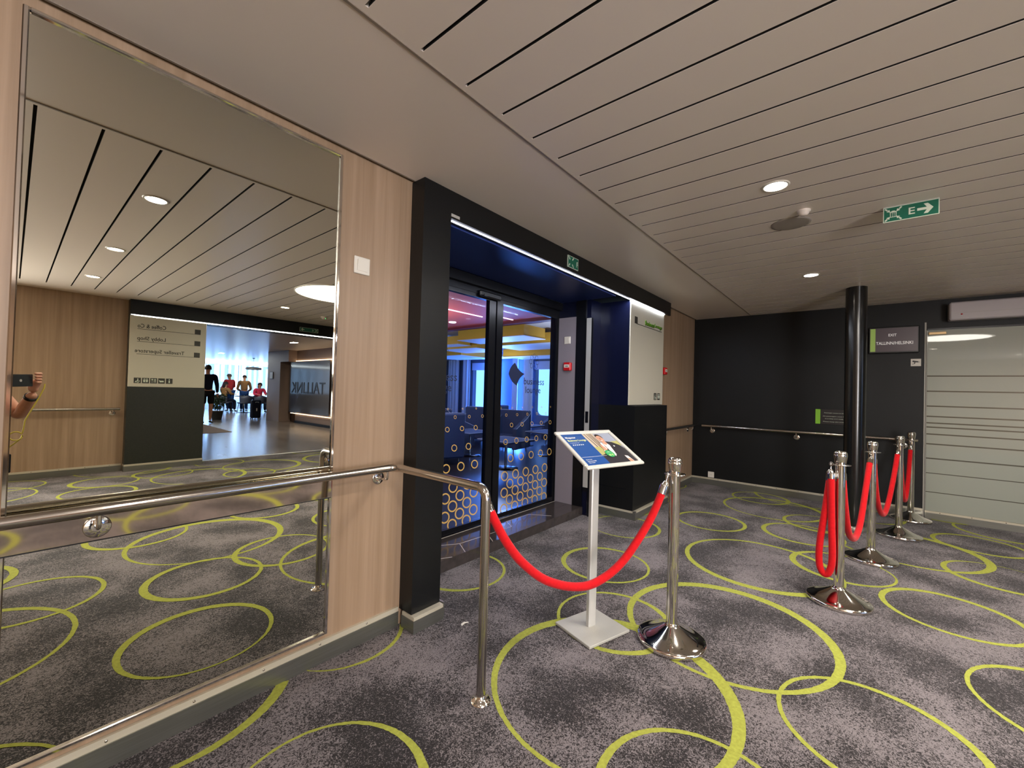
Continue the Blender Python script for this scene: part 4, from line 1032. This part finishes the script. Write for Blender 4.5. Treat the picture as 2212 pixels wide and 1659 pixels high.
    b = MB(); b.ball((0, .086, -.048), .02, 0, 10, 6, (1.1, .45, .32), FT); b.build('mouth', 'lips', t)
    # hair cap
    b = MB(); vs = []; fs = []; seg, rg = 24, 12
    for i in range(rg+1):
        th = PI*.62*i/rg
        for k in range(seg):
            a = 2*PI*k/seg; front = max(0, math.sin(a)); lim = th if front < .2 else min(th, PI*.62*(1-.45*front))
            q = 1.0+.02*math.sin(a*9+i)
            vs.append((.090*q*math.sin(lim)*math.cos(a), -.006+.106*q*math.sin(lim)*math.sin(a), .02+.108*q*math.cos(lim)))
    for i in range(rg):
        for k in range(seg):
            a = i*seg+k; c = i*seg+(k+1) % seg; fs.append((a, a+seg, c+seg, c))
    b.add(vs, fs, 0, True, FT)
    if female: b.ball((0, -.05, -.06), .075, 0, 14, 10, (1.0, .75, 1.5), FT)
    b.build('hair', hair, t)
    # clothes
    g = .016
    tc = [(P+(rr(.135*w+g, .10*w+g),)), lerp(P, C, .45)+(rr(.128*w+g, .10*w+g),), C+(rr(.158*w+g, .113*w+g),), lerp(C, N, .6)+(rr(.125*w+g, .09*w+g),), lerp(C, N, .90)+(.066,)]
    cc = [(tc, None)]
    for s in 'RL':
        sh, el, wr = J['sh'+s], J['el'+s], J['wr'+s]
        c = [lerp(lerp(C, N, .7), sh, .75)+(.066+g,), sh+(.062+g,), lerp(sh, el, .5)+(.052+g,)]
        if sleeves: c += [el+(.046+g*.7,), lerp(el, wr, .5)+(.042+g*.5,), lerp(el, wr, .93)+(.036,)]
        cc.append((c, 3))
    v, f = skin_mesh(cc, sub); b = MB(); b.add(v, f, 0, True); b.build('shirt', top, t)
    cc = [([tuple(P)+(rr(.14*w+g*.7, .105*w+g*.7),)], None)]
    for s in 'RL':
        hp, kn, an = J['hip'+s], J['kn'+s], J['an'+s]
        c = [hp+(.094*w+g,), lerp(hp, kn, .45)+(.084*w+g,)]
        if shorts: c += [lerp(hp, kn, .88)+(.078+g,)]
        else: c += [kn+(.066+g*.6,), lerp(kn, an, .5)+(.058+g*.5,), lerp(kn, an, .96)+(.055,)]
        cc.append((c, 0))
    v, f = skin_mesh(cc, sub); b = MB(); b.add(v, f, 0, True); b.build('shorts' if shorts else 'trousers', bottom, t)
    for s in 'RL':
        an = Vector(J['an'+s]); toe = Vector(J['toe'+s])
        v, f = skin_mesh([([tuple(an+Vector((0, 0, -.01)))+(.043,), tuple(an+(toe-an)*.15+Vector((0, 0, -.035)))+(rr(.042, .040),), tuple(an+(toe-an)*.6+Vector((0, 0, -.012)))+(rr(.045, .032),), tuple(toe)+(rr(.038, .026),)], None)], 2)
        b = MB(); b.add(v, f, 0, True); b.build('shoe', 'shoe', t)
    return t
def standing(h=1.75, lean=0, **kw):
    k = h/1.75
    J = {'pelvis': (0, 0, .95), 'chest': (0, -lean*.3, 1.27), 'neck': (0, -lean*.5, 1.47), 'head': (0, -lean*.7-.01, 1.63)}
    for s, q in (('R', -1), ('L', 1)):
        J['sh'+s] = (q*.19, -lean*.5, 1.42); J['el'+s] = (q*.25, .02-lean*.4, 1.13); J['wr'+s] = (q*.24, -.06-lean*.4, .90)
        J['hip'+s] = (q*.095, 0, .90); J['kn'+s] = (q*.10, -.01, .50); J['an'+s] = (q*.10, .02, .085); J['toe'+s] = (q*.115, -.15, .032)
    J.update(kw)
    return {n: (tuple(c*k for c in v) if n != 'look' else v) for n, v in J.items()}
def seated(**kw):
    J = {'pelvis': (0, .02, .55), 'chest': (0, .0, .87), 'neck': (0, -.03, 1.06), 'head': (0, -.06, 1.21)}
    for s, q in (('R', -1), ('L', 1)):
        J['sh'+s] = (q*.18, -.02, 1.02); J['el'+s] = (q*.24, -.12, .80); J['wr'+s] = (q*.16, -.34, .80)
        J['hip'+s] = (q*.095, 0, .53); J['kn'+s] = (q*.11, -.42, .50); J['an'+s] = (q*.11, -.42, .085); J['toe'+s] = (q*.12, -.58, .032)
    J.update(kw); return J

# the photographer: stands behind the camera facing F, phone held up in front
prz = yaw + PI/2            # local -y -> F direction
def loc_of(p, base):        # world -> local
    c, s = math.cos(-prz), math.sin(-prz); x, y = p[0]-base[0], p[1]-base[1]
    return (x*c-y*s, x*s+y*c, p[2])
pb = (-.27, -.30)
def Wp(f_, r_, z): v = F*f_+Rt*r_; return (v.x, v.y, z)
handR = Wp(-.05, .175, 1.235); handL = Wp(-.05, -.035, 1.235)
J = standing(1.70)
J['look'] = (0, -1, 0)
WR = (.094, -.165, 1.20); EL = (.045, -.315, 1.045)
J['wrR'] = loc_of(WR, pb); J['elR'] = loc_of(EL, pb); J['shR'] = (-.17, 0, 1.36)
J['wrL'] = loc_of(Wp(-.12, -.12, 1.20), pb); J['elL'] = loc_of(Wp(-.30, -.30, 1.05), pb)
def hand(side):
    q = 1 if side == 'R' else -1
    x0 = .150 if side == 'R' else -.022
    wr = WR if side == 'R' else Wp(-.12, -.12, 1.20)
    L = lambda f_, r_, z: loc_of(Wp(f_, r_, z), pb)
    if side == 'R':
        palm = [loc_of(wr, pb)+((.024, .024),), L(-.048, .200, 1.245)+((.030, .021),), L(-.028, .206, 1.285)+((.032, .018),)]
        fg = []
        for i, z in enumerate((1.322, 1.304, 1.286, 1.268)):
            fg.append([L(-.038, .204, z-.012)+(.011,), L(-.016, .212, z)+(.0105,), L(.004, .182-.004*i, z)+(.0088,), L(.010, .136+.004*i, z)+(.0078,)])
        fg.append([L(-.045, .175, 1.255)+(.013,), L(-.038, .150, 1.258)+(.011,), L(-.03, .125, 1.27)+(.009,)])
    else:
        palm = [loc_of(wr, pb)+((.024, .024),), L(-.085, -.095, 1.235)+((.030, .018),), L(-.055, -.072, 1.275)+((.030, .016),)]
        fg = []
        for i, z in enumerate((1.345, 1.325, 1.30, 1.28)):
            x = -.052
            fg.append([L(-.055, -.07, 1.275+.012*(1.5-i))+(.010,), L(-.035, -.055, z)+(.0092,), L(-.015, -.032 if i == 0 else -.048, z+(.004 if i == 0 else 0))+(.0082,)]+([L(-.006, -.006, 1.345)+(.0074,)] if i == 0 else []))
        fg.append([L(-.075, -.08, 1.25)+(.012,), L(-.045, -.05, 1.245)+(.010,), L(-.012, -.02, 1.252)+(.0088,), L(-.006, .0, 1.255)+(.008,)])
    return {'palm': palm, 'fingers': fg}
pp = person('person in dark T-shirt photographing with a phone, reflected at mirror edge', J, 'cnavy', 'cblack', 'hair', False, False, 2, (pb[0], pb[1], 0), prz, hands={'R': hand('R'), 'L': hand('L')})
# watch (worn, child) 
wv = Vector(loc_of(WR, pb)); ev_ = Vector(loc_of(EL, pb)); dd = (ev_-wv).normalized()
b = MB(); c0 = wv+dd*.03; b.tube([c0, c0+dd*.018], .032, 20); b.build('wristwatch', 'blackplastic', pp)
# phone
t = thing('smartphone', 'dark smartphone held sideways by the person in the mirror', 'phone'); t.matrix_world = frame_T((0, 0, CAM_H), R2, U2, -F) @ Matrix.Translation((0, 0, .006))
b = MB(); b.box((-.012, -.062, .0), (.148, .013, .009), bev=.003); b.build('phone_body', mat('phone_back', (28, 34, 40), .15, spec=.6), t)
b = MB(); b.lathe([(.0085, .0005), (.0085, -.002), (.0065, -.0025)], 20, 0, Matrix.Translation((.0, -.022, 0))); b.lathe([(.0085, .0005), (.0085, -.002), (.0065, -.0025)], 20, 0, Matrix.Translation((.0, -.044, 0))); b.build('phone_lens', 'chrome', t)
b = MB(); b.prism(ngon(.068, -.025, .008, .008, 16), -.0008, .0001); b.build('phone_emblem', 'alu', t)
# yellow cord and bag
def Wv(f_, r_, z): return Vector(Wp(f_, r_, z))
pts = [Vector(q) for q in ((.140, -.132, 1.258), (.138, -.125, 1.235), (.119, -.125, 1.174), (.096, -.12, 1.115), (.078, -.12, 1.068), (.064, -.12, 1.03), (.060, -.12, .985), (.056, -.12, .955))]
pts += [Vector((.030+.027*math.cos(a), -.12-.001*i, .935+.027*math.sin(a))) for i, a in enumerate([k*PI/8+.5 for k in range(16)])]
pts += [Vector(q) for q in ((.050, -.14, .915), (.028, -.15, .89), (.007, -.155, .868), (-.014, -.165, .845), (-.05, -.17, .825))]
b = MB(); b.tube(pts, .0035, 8); tag(b.build('wrist_cord', 'cyellow'), 'thin yellow looped cord hanging from the hand below the phone', 'cord')
t = thing('shoulder_bag', 'black bag hanging at the side of the person at mirror edge', 'bag', (-.105, -.10, .62), prz)
b = MB(); b.box((-.13, -.055, 0), (.13, .055, .20), bev=.03); b.build('bag_body', 'cblack', t)
b = MB(); b.box((-.12, -.062, .09), (.12, -.05, .205), bev=.005); b.build('bag_flap', 'cblack', t)
b = MB(); b.box((-.02, -.068, .10), (.02, -.06, .125), bev=.002); b.build('bag_buckle', mat('brass_buckle', (190, 150, 80), .3, .8), t)

# lobby people
person('person in dark jacket and black shorts standing with back turned in the lobby', standing(1.84, look=(-.3, 1, 0)), 'cnavy', 'cblack', 'hair', True, True, 2, (3.96, -11.9, 0), R(180))
person('standing person in red top, tallest of the table group', standing(1.70, .12, wrR=(-.16, -.35, 1.10), elR=(-.27, -.12, 1.12), wrL=(.12, -.34, 1.12), elL=(.27, -.1, 1.13)), 'cred', 'cjean', 'hairgrey', False, True, 1, (6.40, -18.15, 0), R(-20))
person('standing person in tan jacket leaning over the table', standing(1.66, .30, wrR=(-.10, -.45, .95), elR=(-.28, -.2, 1.08), wrL=(.14, -.46, .92), elL=(.28, -.2, 1.08), look=(0, -1, -.4)), 'ctan', 'cjean', 'hair', False, True, 1, (6.84, -17.75, 0), R(15))
person('seated person in tan top at left of the lobby table', seated(look=(.4, -1, -.1)), 'ctan', 'cnavy', 'hair', False, True, 1, (5.95, -17.35, 0), R(65), True)
person('seated person in bright pink jumper at the lobby table', seated(), 'cpink', 'cnavy', 'hair', False, True, 1, (7.2, -17.0, 0), R(180), True)
# lobby furniture
def shell_chair(label):
    t = thing('shell_chair', label, 'chair', (0, 0, 0), 0, 'grey shell chairs in the lobby')
    b = MB(); b.box((-.23, -.22, .42), (.23, .20, .47), bev=.02); b.build('seat', 'darkseat', t)
    b = MB(); vs = []; fs = []
    for i in range(9):
        a = R(-70+17.5*i); 
        for z in (.46, .62, .78):
            r = .25+.03*(z-.46)*3; hgt = z-(.10*abs(i-4)/4 if z > .7 else 0)
            vs.append((r*math.sin(a), .0+r*math.cos(a)-.02, hgt)); vs.append(((r-.02)*math.sin(a), (r-.02)*math.cos(a)-.02, hgt))
    for i in range(8):
        for j in range(2):
            a = i*6+j*2; fs += [(a, a+6, a+8, a+2), (a+1, a+3, a+9, a+7)]
        fs.append((i*6+4, i*6+10, i*6+11, i*6+5))
    b.add(vs, fs, 0, True); b.build('backrest', 'darkseat', t)
    for sx in (-1, 1):
        for sy in (-1, 1):
            b = MB(); b.tube([(sx*.17, sy*.16, .43), (sx*.22, sy*.21, 0)], [.014, .009], 8); b.build('leg', 'blackplastic', t)
    return t
ch = shell_chair('grey shell chair at the near side of the lobby table, left'); ch.location = (6.45, -16.35, 0); ch.rotation_euler = (0, 0, R(-10))
for x, y, a, lb in ((7.0, -16.2, 12, 'grey shell chair at the near side beside the suitcase'), (5.95, -17.35, 65+180-180, 'shell chair under the seated person in tan'), (7.2, -17.0, 180, 'shell chair under the person in pink'), (5.6, -16.6, 60, 'dark shell chair nearest the potted plant')): copy_tree(ch, None, (x, y, 0), R(a), lb)
t = thing('lobby_table', 'long pale table among the lobby chairs', 'table', (6.6, -17.0+.02, 0))
b = MB(); b.box((-.28, -.30, .70), (.25, .30, .73), bev=.005); b.box((-.9+.62, -.30, .70), (.25, .30, .73)); b.build('table_top', 'whitepaint', t)
b = MB(); b.lathe([(.25, .004), (.25, .012), (.03, .02), (.03, .70)], 24); b.build('leg', 'frameblk', t)
t = thing('pendant_lamp', 'wide grey dome pendant lamp over the lobby table', 'pendant lamp', (7.1, -17.5, ZC))
b = MB(); b.lathe([(.03, -.40), (.10, -.405), (.30, -.43), (.33, -.47), (.325, -.53), (.31, -.535), (.30, -.47), (.02, -.42)], 40, cap=False); b.build('lamp_shade', 'alu', t)
b = MB(); b.tube([(0, 0, 0), (0, 0, -.40)], .006, 8); b.lathe([(.05, -.025), (.05, -.001)], 20); b.build('lamp_cord', 'blackplastic', t)
b = MB(); b.prism(ngon(0, 0, .22, .22, 28), -.515, -.505); b.build('lamp_diffuser', 'discl', t)
t = thing('suitcase', 'dark navy upright suitcase standing by the mauve wall corner', 'suitcase', (5.72, -13.0, 0))
b = MB(); b.box((-.155, -.11, .045), (.155, .11, .69), bev=.035); b.build('shell', 'cnavy', t)
for sx in (-.12, .12):
    for sy in (-.08, .08):
        b = MB(); b.tube([(sx-.012, sy, .024), (sx+.012, sy, .024)], .024, 14); b.build('wheel', 'blackplastic', t)
b = MB(); b.tube(arc_path([(-.05, .12, .60), (-.05, .135, .62), (.05, .135, .62), (.05, .12, .60)], .008), .008, 8); b.box((-.02, .108, .3), (.02, .114, .4)); b.build('handle', 'alu', t)
t = thing('potted_shrub', 'dark green potted shrub beside the standing person in the lobby', 'plant', (4.62, -13.3, 0))
b = MB(); b.lathe([(.14, 0), (.18, .30), (.185, .31), (.16, .30), (.001, .28)], 28, cap=False); b.build('pot', 'soil', t)
b = MB(); rnd = random.Random(9)
for i in range(420):
    a = rnd.uniform(0, 2*PI); r = .27*math.sqrt(rnd.random()); z = .36+rnd.random()*.52; r *= math.sin(min(1, (z-.3)/.3)*PI/2)
    c = Vector((r*math.cos(a), r*math.sin(a), z)); d = Vector((rnd.uniform(-1, 1), rnd.uniform(-1, 1), rnd.uniform(-.3, 1))).normalized(); e = d.orthogonal().normalized()
    s = .05; b.add([c-d*s, c+e*s*.4, c+d*s, c-e*s*.4], [(0, 1, 2, 3)])
b.build('foliage', 'plant', t, kind='stuff')
b = MB(); b.tube([(0, 0, .27), (.01, 0, .45), (0, .01, .7)], [.015, .012, .006], 8); b.build('stem', 'soil', t)
